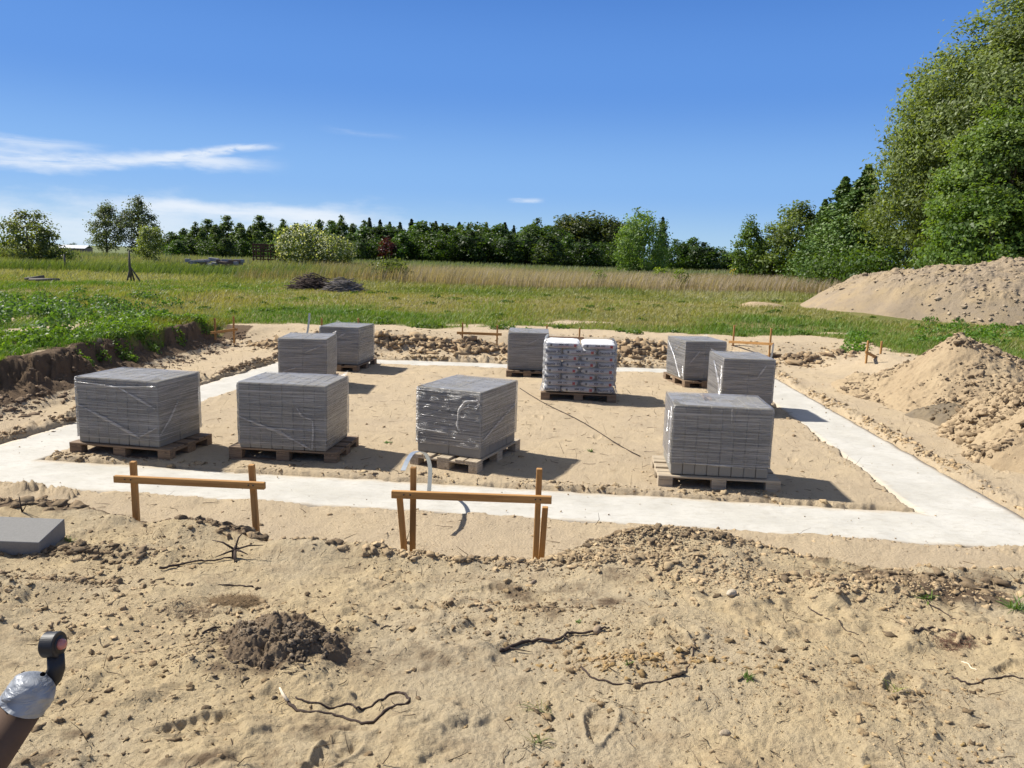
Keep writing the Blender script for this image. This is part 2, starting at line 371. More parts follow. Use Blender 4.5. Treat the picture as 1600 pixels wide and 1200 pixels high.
def rough_mask(x, y):
    return np.clip(g2(x, y, -3.4, 17.95, 2.2, .42)+g2(x, y, 2.85, 17.9, 1.45, .55)+.5*g2(x, y, -.4, 18.1, 1.2, .4)+.5*g2(x, y, 6.8, 17.8, .9, .4), 0, 1.2)
FOOT = [(-1.05, 2.45, .4), (-.55, 2.3, 1.2), (.35, 2.55, 1.35), (.75, 3.25, 1.9), (1.6, 2.9, .8), (1.25, 2.25, 1.5), (-1.9, 3.1, .3), (-.1, 3.9, .2), (1.6, 3.55, .1), (-.4, 3.55, 2.2), (2.2, 3.1, .4), (-3.2, 6.1, .2), (1.5, 5.4, .3), (2.6, 5.5, .4), (0.6, 8.2, 1.2), (1.1, 9.6, 1.4), (-1.6, 7.9, .1), (3.3, 8.8, 1.2), (.4, 10.8, 1.7), (-1.4, 11.4, 1.2), (5.6, 8.6, 1.5), (5.9, 11.1, 1.4)]
def height(x, y, fine=True):
    x = np.asarray(x, float); y = np.asarray(y, float)
    yc = np.interp(x, CREST[:, 0], CREST[:, 1]) + fbm(x, y, 2.2, 3, 5)*.22
    zf = (.47+.14*ss(yc-y, 0, 2.6))*ss(yc+.62-y, 0, .78)
    xb = -7.0 + fbm(x, y, .8, 4, 9)*.5 + fbm(x, y, 4.5, 4, 19, .65)*.22
    zl = (.36+.20*(1-ss(y, 17.2, 19.4))+.07*fbm(x, y, .6, 3, 3))*(.62*ss(xb-x, 0, .24)+.38*np.clip((xb-x+.5)/.5, 0, 1)*(1+.5*fbm(x, y, 3, 4, 13)))
    yb = 18.35 + fbm(x, y, .5, 3, 12)*.7
    zb = .36*ss(y, yb-.35, yb+1.1)
    xr = 6.9 + fbm(x, y, .5, 3, 14)*.8
    zr = .34*ss(x, xr-.3, xr+1.9)
    z = np.maximum(np.maximum(zf, zl), np.maximum(zb, zr))
    z = z + .16*ss(y, 19, 34)*ss(x, -60, -8) + fbm(x, y, .05, 3, 2)*.5*ss(y, 25, 70) + fbm(x, y, .35, 3, 6)*.14*ss(y, 18.5, 24)
    if fine:
        pad = (z < .1)
        fr = ss(yc+.5-y, 0, .5)
        for cx, cy, rx, ry, a in FB: z = z + g2(x, y, cx, cy, rx, ry)*a
        z = z + fbm(x, y, 1.6, 4, 21)*(.035+.022*fr) + fbm(x, y, 8, 4, 22, .6)*(.012+.012*fr)
        z = z + np.maximum(0, fbm(x, y, 3.2, 4, 40, .6)-.10)*.12*fr
        near = ss(14-y, 0, 5)
        z = z + near*fbm(x, y, 38, 3, 23, .65)*(.004+.004*fr)
        rm = rough_mask(x, y)
        z = z + rm*(.30+.55*np.abs(fbm(x, y, 2.6, 4, 31, .6)))*.85
        # tracks
        for fx, fy, fa in FOOT:
            c_, s_ = math.cos(fa), math.sin(fa); u = (x-fx)*c_+(y-fy)*s_; v = -(x-fx)*s_+(y-fy)*c_; q = np.sqrt((u/.145)**2+(v/(.052+.012*np.sin(u*14)))**2)
            z = z + np.where(q < 1.6, -.013*ss(1.05-q, 0, .4)+.010*np.exp(-((q-1.15)/.16)**2)+.004*np.sin(u*150)*(q < .9), 0)
        # lips beside the foundation and the trench the concrete fills
        sd_ = frame_sd(x, y) + fbm(x, y, 2.5, 4, 41, .6)*.16
        lipn = np.maximum(0, .55+fbm(x, y, 5., 5, 55, .7)*2.6)
        outl = sdquad(x, y, OUT)
        wl = np.where((x < -3.9) | (y > 15.5), .085, np.where(x > 4.0, .045, .012))
        z = z + wl*lipn*np.exp(-((outl+.17)/.13)**2)*(outl < .05)
        inl = -sdquad(x, y, INN)
        z = z + .012*lipn*np.exp(-((inl+.15)/.12)**2)
        z = np.where(sd_ > -.05, np.minimum(z, z*(1-ss(sd_, -.05, .02)) - .14*ss(sd_, -.05, .02)), z)
    return z
nr, nc = 1050, 1150
rad = [.9]
while rad[-1] < 62: rad.append(rad[-1]+min(rad[-1]**2*.00098, .055 if rad[-1] < 21 else 9))
rad = np.array(rad)
rad = np.concatenate([np.linspace(.1, .85, 14), rad, np.geomspace(64, 5000, 60)])
angd = np.linspace(R(-40), R(40), nc)
ang = np.concatenate([np.linspace(R(-180), R(-40.6), 90), angd, np.linspace(R(40.6), R(180), 90)])
RR, AA = np.meshgrid(rad, ang, indexing='ij')
GX = RR*np.sin(AA); GY = RR*np.cos(AA); GZ = height(GX, GY)
n0, n1_ = RR.shape
I = np.arange(n0*n1_).reshape(n0, n1_)
Fg = np.stack([I[:-1, :-1], I[:-1, 1:], I[1:, 1:], I[1:, :-1]], -1).reshape(-1, 4)
def grass_mask(x, y):
    gb = ss(y + fbm(x, y, .35, 4, 60)*2.6, 19.2, 21.0)
    gl_ = ss(-7.2 - x + fbm(x, y, 1., 4, 61)*.5, 0, .2)*ss(y, 4, 7)
    track = np.maximum(np.exp(-((x+8.9+(y-13)*.06+fbm(x, y, .5, 2, 8)*.3)/.42)**2), np.exp(-((x+10.6+(y-13)*.06)/.3)**2)*.8)*ss(19.5-y, 0, 2)
    gl_ = gl_*(1-np.clip(track*1.6, 0, 1))
    grt = ss(x + fbm(x, y, .5, 4, 62)*1.6, 8.4, 9.6)*ss(y, 9, 13)
    bare = g2(x, y, 1.0, 22.6, 2.4, .8)+g2(x, y, 4.3, 20.3, 1.6, .3)+.8*g2(x, y, 9, 22, 1., .5)+g2(x, y, -1., 21, 1.3, .4)
    g = np.maximum(np.maximum(gb, gl_), grt)
    return g*(1-np.clip(bare*1.1*(0.6+fbm(x, y, 1.2, 3, 64)*1.5), 0, .9))
xf, yf = GX.ravel(), GY.ravel()
ycr = np.interp(xf, CREST[:, 0], CREST[:, 1])
front = ss(ycr+.6-yf, 0, .6)
dark = np.clip(g2(xf, yf, -1.75, 4.75, .45, .16)*.75+g2(xf, yf, -3.2, 5.05, .6, .3)*1.+g2(xf, yf, -2.45, 4.15, .55, .12)*.6+g2(xf, yf, -1., 3.05, .42, .3)*.7
      + g2(xf, yf, 2.35, 3.95, .35, .12)*.6+g2(xf, yf, 1.0, 4.75, .5, .18)*.35+g2(xf, yf, 2.9, 3.3, .4, .15)*.5+1.*ss(-6.4-xf, 0, .25)*ss(GZ.ravel(), .05, .12)*ss(xf, -7.45, -7.25)*(yf > 4)*(yf < 19.5)
      + .35*rough_mask(xf, yf)+front*np.clip(fbm(xf, yf, 1.1, 5, 303, .6)-.05, 0, .4)*(1.7+1.6*ss(-xf, .3, 1.5))+g2(xf, yf, 2, 23, 1.2, .4)*.7, 0, 1)
me = mesh('ground', np.stack([xf, yf, GZ.ravel()], 1), Fg, M_ground, attrs={'front': front, 'dark': dark, 'grass': grass_mask(xf, yf)}, smooth=True)
tag(link('ground', me), 'sandy excavated ground running out into grassland', kind='structure')
def hz(x, y): return float(height(np.array([x]), np.array([y]))[0])

# foundation: ring of fresh concrete
def ring():
    segs = []; V = []; Fc = []; E_ = []
    for i in range(4):
        j = (i+1) % 4; L_ = np.hypot(*(OUT[j]-OUT[i])); n = int(L_/.06); m_ = 14
        s_, t_ = np.meshgrid(np.linspace(0, 1, n), np.linspace(0, 1, m_), indexing='ij')
        o = OUT[i]+(OUT[j]-OUT[i])*s_[..., None]; q = INN[i]+(INN[j]-INN[i])*s_[..., None]
        P = o+(q-o)*t_[..., None]
        z = -.03+fbm(P[..., 0], P[..., 1], 3, 4, 71)*.022+fbm(P[..., 0], P[..., 1], 14, 3, 72)*.007
        b = len(V); V += list(np.concatenate([P, z[..., None]], -1).reshape(-1, 3)); E_ += list(np.abs(t_*2-1).ravel()**3)
        K = np.arange(n*m_).reshape(n, m_)+b
        Fc += list(np.stack([K[:-1, :-1], K[1:, :-1], K[1:, 1:], K[:-1, 1:]], -1).reshape(-1, 4))
        # side skirts
        for col_, sg in ((K[:, 0], 1), (K[:, -1], 0)):
            b = len(V); lo = np.array(V)[col_].copy(); lo[:, 2] = -.4; V += list(lo); E_ += [1]*len(lo); L2 = np.arange(n)+b
            Fc += list(np.stack([col_[:-1], col_[1:], L2[1:], L2[:-1]], -1) if not sg else np.stack([col_[:-1], L2[:-1], L2[1:], col_[1:]], -1))
    return mesh('concrete_foundation', np.array(V), np.array(Fc), M_conc, attrs={'edge': E_}, smooth=True)
tag(link('concrete_foundation', ring()), 'pale concrete strip footing poured as a rectangular ring in the sand', 'foundation')

# ------------------------------------------------------------------ clods
def ico(sub):
    import bmesh
    bm = bmesh.new(); bmesh.ops.create_icosphere(bm, subdivisions=sub, radius=1); V = np.array([v.co[:] for v in bm.verts]); F_ = np.array([[v.index for v in f.verts] for f in bm.faces]); bm.free(); return V, F_
ICO = {1: ico(1), 2: ico(2), 3: ico(3)}
def clod_mesh(name, X, Y, S, cols, sub=1, sink=.35, zf=None, rough=.85, mat=None):
    V0, F0 = ICO[sub]; n = len(X); k = len(V0)
    a = rng.uniform(0, 6.28, n); b_ = rng.uniform(0, 6.28, n)
    D_ = 1+rough*(rng.random((n, k))-.5)*1.6
    P = V0[None]*D_[..., None]*(np.stack([rng.uniform(.7, 1.45, n), rng.uniform(.6, 1.1, n), rng.uniform(.4, .95, n)], 1)[:, None])
    ca, sa = np.cos(b_), np.sin(b_); y_ = P[..., 1]*ca[:, None]-P[..., 2]*sa[:, None]*.6; z_ = P[..., 1]*sa[:, None]*.6+P[..., 2]*ca[:, None]; P = np.stack([P[..., 0], y_, z_], -1)
    ca, sa = np.cos(a), np.sin(a); x_ = P[..., 0]*ca[:, None]-P[..., 1]*sa[:, None]; y_ = P[..., 0]*sa[:, None]+P[..., 1]*ca[:, None]
    Z = (zf or (lambda a, b: np.where(frame_sd(a, b) > .03, -.026, height(a, b))))(X, Y)
    P = np.stack([x_*S[:, None]+X[:, None], y_*S[:, None]+Y[:, None], P[..., 2]*S[:, None]+(Z+S*(.6-sink*1.6)*.5)[:, None]], -1)
    Fx = (F0[None]+(np.arange(n)*k)[:, None, None]).reshape(-1, 3)
    return mesh(name, P.reshape(-1, 3), Fx, mat or M_clod, col=np.repeat(cols, k, 0), smooth=False)
def ccol(n, base, alt, j=.18):
    t = rng.random((n, 1)); return np.clip((np.array(base)*(1-t)+np.array(alt)*t)*(1+rng.uniform(-j, j, (n, 1))), .01, .9)
def power(n, lo, hi, e=2.4):
    u = rng.random(n); return (lo**(1-e)+u*(hi**(1-e)-lo**(1-e)))**(1/(1-e))
CX, CY, CS, CC = [], [], [], []
def cl_add(x, y, s, c): CX.append(x); CY.append(y); CS.append(s); CC.append(c)
def blob(cx, cy, rx, ry, n, lo, hi, base, alt, e=2.2, a=0):
    u = rng.normal(0, .6, n)*rx; v = rng.normal(0, .6, n)*ry; c, s = math.cos(a), math.sin(a)
    cl_add(cx+u*c-v*s, cy+u*s+v*c, power(n, lo, hi, e), ccol(n, base, alt))
# scattered over the front ground, denser where the noise says
n = 45000; rx_ = rng.uniform(-1, 1, n); yy = 1.6+3.4*rng.random(n)**.8; xx = rx_*yy*.78
keep = rng.random(n) < np.clip(.12+fbm(xx, yy, 1.3, 4, 90)*2.6, .03, 1)
xx, yy = xx[keep], yy[keep]; cl_add(xx, yy, power(len(xx), .0024, .020, 3.0), ccol(len(xx), (.40, .29, .16), (.16, .115, .07), .25))
DK, MD, SN = (.17, .125, .08), (.33, .245, .15), (.50, .38, .23)
for a_ in [(.95, 4.66, .55, .17, 2000, .004, .026, DK, MD), (.75, 4.45, .7, .25, 1700, .003, .017, MD, SN), (1.15, 4.05, .5, .25, 1400, .003, .018, MD, SN), (.55, 4.3, .6, .15, 500, .006, .03, DK, SN),
           (2.0, 4.0, .55, .2, 1100, .004, .024, MD, SN), (2.25, 4.1, .4, .1, 260, .01, .04, DK, MD), (2.4, 4.6, 1.0, .08, 900, .005, .025, MD, SN), (3.2, 4.35, .8, .08, 500, .005, .03, MD, SN),
           (-1.75, 4.78, .35, .12, 500, .008, .045, DK, MD), (-1.35, 4.65, .25, .1, 200, .008, .035, DK, MD), (-1.05, 4.5, .3, .08, 120, .008, .035, DK, SN), (-.3, 4.35, .6, .1, 420, .006, .035, MD, SN),
           (-.05, 4.4, .25, .07, 120, .01, .04, DK, MD), (-2.5, 4.15, .5, .08, 350, .006, .03, DK, MD), (-2.2, 3.75, .45, .06, 220, .006, .022, DK, MD), (-3.3, 5.05, .5, .2, 400, .01, .05, DK, MD),
           (-1.6, 3.25, .9, .35, 500, .005, .02, MD, SN), (.55, 3.0, .35, .1, 260, .005, .02, (.36, .24, .10), MD), (.15, 3.6, .4, .1, 180, .005, .02, DK, MD), (2.55, 3.45, .5, .15, 260, .005, .02, DK, SN), (1.5, 2.3, .5, .2, 200, .004, .014, (.4, .28, .12), SN)]:
    blob(*a_)
# pad: sparse crumbs, and crumbs along the lips of the trench
n = 5000; xx = rng.uniform(-6.8, 7, n); yy = rng.uniform(4.9, 17.5, n); k = (frame_sd(xx, yy) < -.02) | (rng.random(n) < .03); cl_add(xx[k], yy[k], power(k.sum(), .005, .03, 3.2), ccol(k.sum(), MD, SN))
n = 2600; xx = rng.uniform(-6, 6, n); yy = rng.uniform(6, 16.8, n); f_ = frame_sd(xx, yy); k = (f_ > 0) & (rng.random(n) < .25+.75*np.exp(-f_/.12)); cl_add(xx[k], yy[k], power(k.sum(), .003, .014, 2.8), ccol(k.sum(), MD, SN))
def along(p, q, n, spread, lo, hi, base, alt, off=0):
    p, q = np.array(p, float), np.array(q, float); t = rng.random(n); d = (q-p)/np.hypot(*(q-p)); nn = np.array([-d[1], d[0]])
    dn = rng.normal(0, spread, n)+off; P = p+(q-p)*t[:, None]+nn*dn[:, None]; k = rng.random(n) < np.clip(.5+fbm(P[:, 0], P[:, 1], 1.5, 3, 95)*3, .05, 1); P = P[k]
    k = frame_sd(P[:, 0], P[:, 1]) < .0
    P = P[k]; cl_add(P[:, 0], P[:, 1], power(len(P), lo, hi, 2.3), ccol(len(P), base, alt))
along(OUT[3], OUT[0], 2200, .07, .012, .05, (.2, .14, .09), (.42, .31, .19), -.14)
along(OUT[2], OUT[3], 1500, .09, .015, .07, (.24, .17, .10), (.46, .34, .2), -.16)
along(OUT[1], OUT[2], 1500, .08, .01, .045, (.42, .30, .17), (.5, .39, .24), -.14)
along(OUT[0], OUT[1], 500, .05, .006, .025, (.3, .22, .14), (.5, .39, .24), -.08)
along(INN[0], INN[1], 900, .08, .008, .04, (.26, .19, .12), (.5, .39, .24), .14)
along(INN[1], INN[2], 300, .08, .008, .03, (.26, .19, .12), (.5, .39, .24), .1)
# foot of the left bank
along((-6.75, 9), (-6.6, 19), 2200, .22, .01, .055, (.13, .095, .065), (.28, .2, .13))
# back heaps
def roughblob(n, lo, hi):
    xx = rng.uniform(-6.5, 8.5, n*4); yy = rng.uniform(16.9, 19.2, n*4); k = rng.random(n*4) < rough_mask(xx, yy)**1.3; xx = xx[k][:n]; yy = yy[k][:n]
    cl_add(xx, yy, power(len(xx), lo, hi, 1.8), ccol(len(xx), (.24, .17, .105), (.50, .37, .22)))
roughblob(3000, .03, .15); roughblob(3500, .015, .06)
n = 1200; xx = rng.uniform(-6, 9, n); yy = rng.uniform(17, 19.4, n); cl_add(xx, yy, power(n, .015, .06, 2.6), ccol(n, MD, SN))
CX = np.concatenate(CX); CY = np.concatenate(CY); CS = np.concatenate(CS); CC = np.concatenate(CC)
bigc = CS/np.maximum(CY, 1) > .0035
V1 = clod_mesh('loose_clods', CX[bigc], CY[bigc], CS[bigc], CC[bigc], 2)
tag(link('loose_clods', V1), 'lumps of crumbly sand and dark soil lying about', 'clods', kind='stuff')
V2 = clod_mesh('soil_crumbs', CX[~bigc], CY[~bigc], CS[~bigc], CC[~bigc], 1)
tag(link('soil_crumbs', V2), 'small crumbs of sand and soil strewn on the ground', 'crumbs', kind='stuff')
# twig litter
def litter(n, X, Y, L_, W_, col, name, label, cat):
    a = rng.uniform(0, 6.28, n); tilt = np.where(rng.random(n) < .25, rng.uniform(.5, 1.4, n), rng.uniform(-.05, .2, n))
    Z = height(X, Y)+.003; d = np.stack([np.cos(a)*np.cos(tilt), np.sin(a)*np.cos(tilt), np.sin(tilt)], 1); s = np.stack([-np.sin(a), np.cos(a), np.zeros(n)], 1); u = np.cross(d, s)
    P0 = np.stack([X, Y, Z], 1); bend = s*rng.normal(0, .22, n)[:, None]
    V = []
    for t, wq in ((0, 1), (.5, .85), (1, .4)):
        c = P0+d*(L_*t)[:, None]+bend*(L_*t*(1-t)*2)[:, None]
        for k in range(3):
            an = k*2.094; V.append(c+(s*math.cos(an)+u*math.sin(an))*(W_*wq)[:, None])
    V = np.stack(V, 1); F0 = np.array([(r*3+k, r*3+(k+1) % 3, r*3+3+(k+1) % 3, r*3+3+k) for r in (0, 1) for k in range(3)])
    Fx = (F0[None]+(np.arange(n)*9)[:, None, None]).reshape(-1, 4)
    tag(link(name, mesh(name, V.reshape(-1, 3), Fx, M_clod, col=np.repeat(col, 9, 0))), label, cat, kind='stuff')
n = 2600; X = np.concatenate([rng.uniform(-6, 6.5, 1000), rng.uniform(-1, 1, 1100)*3.4]); Y = np.concatenate([rng.uniform(5, 16, 1000), rng.uniform(1.8, 4.6, 1100)]); k = (X[1000:]/Y[1000:]); X[1000:] = X[1000:]*Y[1000:]/4.2
inside = frame_sd(X, Y) > -.05; Y = np.where(inside, Y, Y)
X, Y = X[~inside], Y[~inside]; n = len(X)
litter(n, X, Y, np.where(Y > 4.8, rng.uniform(.03, .16, n), rng.uniform(.05, .30, n)**2*1.0+.006), np.where(Y > 4.8, rng.uniform(.0015, .004, n), rng.uniform(.0007, .0022, n)), ccol(n, (.05, .035, .025), (.22, .16, .10)), 'twig_litter', 'thin dark twigs and root ends littering the sand', 'twigs')

# ------------------------------------------------------------------ mounds
def mound(name, label, cat, cx, cy, rx, ry, Hm, slope, seed, mat, dark_col, n=260, amp=1., z0=0., pw=2.0, rot=0., peak=None, clods=None):
    t = np.linspace(-1.25, 1.25, n); U, V_ = np.meshgrid(t, t, indexing='ij')
    x = U*rx; y = V_*ry; c, s = math.cos(rot), math.sin(rot); wx = cx+x*c-y*s; wy = cy+x*s+y*c
    def hf(wx, wy):
        dx, dy = wx-cx, wy-cy; u = (dx*c+dy*s)/rx; v = (-dx*s+dy*c)/ry
        rr_ = (np.abs(u)**pw+np.abs(v)**pw)**(1/pw)
        th = np.arctan2(v, u); rr_ = rr_/(1+.10*np.sin(th*2+seed)+.06*np.sin(th*3+seed*2)+.25*fbm(wx, wy, 1.2/max(rx, ry), 4, seed))
        d = (1-rr_)*min(rx, ry)
        h = Hm*(1-np.exp(-np.maximum(d, 0)*slope*1.25/Hm)) if peak is None else Hm*np.maximum(1-rr_, 0)**peak
        ins = ss(d, -.02, .25*min(rx, ry))
        h = h + ins*(fbm(wx, wy, 2.2/rx, 4, seed+1)*.34*Hm*amp + fbm(wx, wy, 9/rx, 5, seed+2, .62)*.13*Hm*amp)
        h = h + ins*np.maximum(0, fbm(wx, wy, 16/rx, 4, seed+3, .7)-.03)*.16*Hm*amp
        h = h - ss(-d, 0, .15*rx)*.35
        return height(wx, wy, False)+z0+h-.01
    Z = hf(wx, wy); K = np.arange(n*n).reshape(n, n)
    m = mesh(name, np.stack([wx-cx, wy-cy, Z], -1).reshape(-1, 3), np.stack([K[:-1, :-1], K[1:, :-1], K[1:, 1:], K[:-1, 1:]], -1).reshape(-1, 4), mat, smooth=True)
    o = tag(link(name, m, None, (cx, cy, 0)), label, cat)
    if clods:
        nn, lo, hi, ca, cb = clods; th = rng.uniform(0, 6.28, nn); q = np.sqrt(rng.random(nn))*1.02; X = cx+np.cos(th)*q*rx*c-np.sin(th)*q*ry*s; Y = cy+np.cos(th)*q*rx*s+np.sin(th)*q*ry*c
        k = rng.random(nn) < np.clip(.45+fbm(X, Y, 3./rx, 3, seed+9)*3, .04, 1); X, Y = X[k], Y[k]
        S_ = power(len(X), lo, hi, 2.0); mm = clod_mesh('lumps', X, Y, S_, ccol(len(X), ca, cb), 2, .5, hf)
        q = link('lumps', mm, o, (-cx, -cy, 0)); q['kind'] = 'stuff'
    return o, hf
M_grey_soil = soil_mat('grey_brown_soil', (.34, .275, .20), (.41, .32, .205), (.19, .145, .10), .9, 1.)[0]
M_yel_soil = soil_mat('yellow_sand', (.42, .325, .21), (.47, .37, .24), (.22, .155, .095), 1.2, .8)[0]
M_dark_soil = soil_mat('dark_topsoil', (.185, .135, .09), (.225, .17, .115), (.09, .07, .05), 4, 1.)[0]
M_turf = soil_mat('matted_turf', (.20, .165, .12), (.26, .21, .14), (.09, .07, .05), 3, 1.)[0]
mound('soil_heap', 'large grey-brown heap of excavated soil in front of the tall trees', 'soil heap', 20.4, 31.0, 7.5, 5.8, 2.25, .95, 3, M_grey_soil, DARK, 620, .8, 0, 2.6, -.08,
      clods=(3000, .03, .10, (.27, .21, .15), (.42, .34, .24)))
mound('sand_mound', 'pointed mound of yellow sand beyond the right footing strip', 'sand mound', 7.5, 13.1, 1.85, 1.95, 1.12, .7, 11, M_yel_soil, MD, 300, .55, -.05, 2., .3, peak=1.15,
      clods=(3600, .01, .06, (.15, .11, .07), (.42, .32, .205)))
mound('sand_mound', 'lumpy yellow sand mound at the right edge nearest the footing', 'sand mound', 7.45, 9.6, 2.0, 1.75, 1.1, .7, 17, M_yel_soil, MD, 300, .9, -.05, 2.2, 0, peak=.8,
      clods=(5000, .012, .075, (.18, .13, .08), (.44, .335, .21)))
mound('turf_heap', 'small grey heap of matted turf between the two sand mounds', 'turf heap', 6.75, 11.45, .75, .55, .34, .8, 23, M_turf, DARK, 140, .8, 0, 2.2, .2,
      clods=(150, .02, .06, (.12, .09, .06), (.25, .19, .12)))
mound('sand_patch', 'small pale sand heap lying alone in the green grass', 'sand heap', 10.4, 32.6, 1.05, .9, .25, .7, 29, M_yel_soil, MD, 90, .4, 0, 2.)
dp, dph = mound('dirt_pile', 'small heap of dark crumbly topsoil on the near sand', 'dirt pile', -.97, 3.08, .31, .24, .165, .9, 35, M_dark_soil, DARK, 170, 1.9, .0, 2.4, 0, peak=.8,
      clods=(2600, .003, .018, (.13, .10, .072), (.26, .205, .145)))
blob_n = 700; q_ = rng.uniform(0, 6.28, blob_n); w_ = .22+abs(rng.normal(0, .09, blob_n)); X = -.97+np.cos(q_)*w_*1.2; Y = 3.06+np.sin(q_)*w_*.9
tag(link('dark_crumbs', clod_mesh('dark_crumbs', X, Y, power(blob_n, .0025, .014, 2.4), ccol(blob_n, (.095, .075, .055), (.2, .16, .11)), 1)), 'dark crumbs scattered round the dark soil heap', 'crumbs', kind='stuff')

# ------------------------------------------------------------------ pallets, block stacks, film
PZ = .124
def make_pallet():
    t = thing('wooden_pallet', 'x', 'pallet')
    z2 = .144
    for y, wd in ((-.328, .145), (-.19, .1), (0, .145), (.19, .1), (.328, .145)):
        m = MB(); m.box(-.6, .6, -wd/2, wd/2, 0, .021, .003); m.build('top_board', M_pal, t, (0, y, z2-.022))
    for x in (-.5275, 0, .5275):
        m = MB(); m.box(-.0725, .0725, -.4, .4, 0, .0205, .003); m.build('cross_board', M_paly, t, (x, 0, z2-.0435))
        for y, wd in ((-.35, .1), (0, .145), (.35, .1)):
            m = MB(); m.box(-.0725, .0725, -wd/2, wd/2, 0, .078, .004); m.build('spacer_block', M_pal, t, (x, y*(.999), z2-.1225))
    for y, wd in ((-.35, .1), (0, .145), (.35, .1)):
        m = MB(); m.box(-.6, .6, -wd/2, wd/2, 0, .0205, .003); m.build('bottom_board', M_pal, t, (0, y, 0))
    return t
def copy_tree(o, parent=None):
    c = o.copy(); C.objects.link(c); c.parent = parent
    for ch in list(o.children): copy_tree(ch, c)
    return c
W_, D_, H_ = .958, .755, .704
b_ = MB(); b_.box(-.0581, .0581, -.1870, .1870, 0, .2325, .006)
ME_block = b_.me('concrete_block', M_block)
def film_mesh(kind, folds, seed, lift):
    x1, y1, z1 = W_/2+.010, D_/2+.010, H_+.008
    per = []; nx, ny, nz = 40, 30, 22
    for i in range(nx): per.append((-x1+2*x1*i/nx, -y1))
    for i in range(ny): per.append((x1, -y1+2*y1*i/ny))
    for i in range(nx): per.append((x1-2*x1*i/nx, y1))
    for i in range(ny): per.append((-x1, y1-2*y1*i/ny))
    P = np.array(per); n = len(P); zs = np.linspace(lift, z1, nz); V = []
    rs = np.arange(n)
    for j, z in enumerate(zs):
        t = z/z1
        o = 1+.004+.010*fbm(rs*.3+seed*7, np.full(n, z*30.), 1, 3, seed)+.010*(1-ss(np.array(z), lift, lift+.1))*fbm(rs*.5, np.full(n, 3.), 1, 2, seed)
        rnd = 1-.012*ss(np.array(z), z1-.02, z1)
        V.append(np.stack([P[:, 0]*o*rnd, P[:, 1]*o*rnd, np.full(n, z)+(.006*fbm(rs*.4, rs*0., 1, 3, seed+5) if j in (0, nz-1) else 0)], 1))
    V = np.concatenate(V); K = np.arange(n*nz).reshape(nz, n); Kn = np.roll(K, -1, 1)
    F1 = np.stack([K[:-1], Kn[:-1], Kn[1:], K[1:]], -1).reshape(-1, 4); mi = [0]*len(F1)
    gx, gy = np.meshgrid(np.linspace(-1, 1, 30), np.linspace(-1, 1, 24), indexing='ij')
    tx = gx*x1*.99; ty = gy*y1*.99
    tz = z1+.004+.012*fbm(tx*9, ty*9, 1, 3, seed+8)*(1-np.maximum(abs(gx), abs(gy))**4)
    cs = {1: (-1, -1), 2: (1, -1), 3: (1, 1), 4: (-1, 1)}[1+seed % 4]
    tz = tz+.05*np.exp(-(((gx-cs[0])/.10)**2+((gy-cs[1])/.13)**2))
    b = len(V); V = np.concatenate([V, np.stack([tx, ty, tz], -1).reshape(-1, 3)]); K = np.arange(gx.size).reshape(gx.shape)+b
    F2 = np.stack([K[:-1, :-1], K[1:, :-1], K[1:, 1:], K[:-1, 1:]], -1).reshape(-1, 4); mi += [1]*len(F2)
    F_ = [F1, F2]
    def fp(face, u, z, off):
        if kind == 'L': return {'f': (u, -y1-off, z), 'r': (x1+off, u, z), 'l': (-x1-off, u, z)}[face]
        return {'f': (-x1-off, -u, z), 'r': (u, -y1-off, z), 'l': (u, y1+off, z)}[face]
    for face, wd, pts in folds:
        q = []; pts = np.array(pts, float); seg = np.r_[0, np.cumsum(np.hypot(*np.diff(pts, axis=0).T))]; tt = np.linspace(0, seg[-1], max(8, int(seg[-1]/.02)))
        px_ = np.interp(tt, seg, pts[:, 0]); pz_ = np.interp(tt, seg, pts[:, 1]); gxx, gzz = np.gradient(px_), np.gradient(pz_); L_ = np.hypot(gxx, gzz)+1e-9
        for i in range(len(tt)):
            ww = wd*.75*(.25+1.2*float(vn(np.array(tt[i]*22), np.array(seed+.5))))*(.3+.7*math.sin(math.pi*min(1, max(.03, i/(len(tt)-1)))))
            for s_, of in ((-1, .006), (0, .016), (1, .006)):
                q.append(fp(face, px_[i]-gzz[i]/L_[i]*ww*s_*.5, pz_[i]+gxx[i]/L_[i]*ww*s_*.5, of+.003*random.random()))
        b = len(V); V = np.concatenate([V, q]); n3 = len(tt); K = np.arange(n3*3).reshape(n3, 3)+b
        F3 = np.stack([K[:-1, :-1], K[1:, :-1], K[1:, 1:], K[:-1, 1:]], -1).reshape(-1, 4); F_.append(F3); mi += [2]*len(F3)
    return mesh('stretch_film', V, np.concatenate(F_), [M_film, M_filmtop, M_fold], smooth=True, mi=mi)
GB, GP = 'pallets of grey concrete blocks wrapped in film', 'pallets under the block stacks'
pal0 = make_pallet(); pal_used = False
def place_pallet(x, y, rz, label, col_=None):
    global pal_used
    o = pal0 if not pal_used else copy_tree(pal0)
    pal_used = True
    o.location = (x, y, -.022); o.rotation_euler = (random.uniform(-.006, .006), random.uniform(-.006, .006), rz); tag(o, label, 'pallet', GP)
    return o
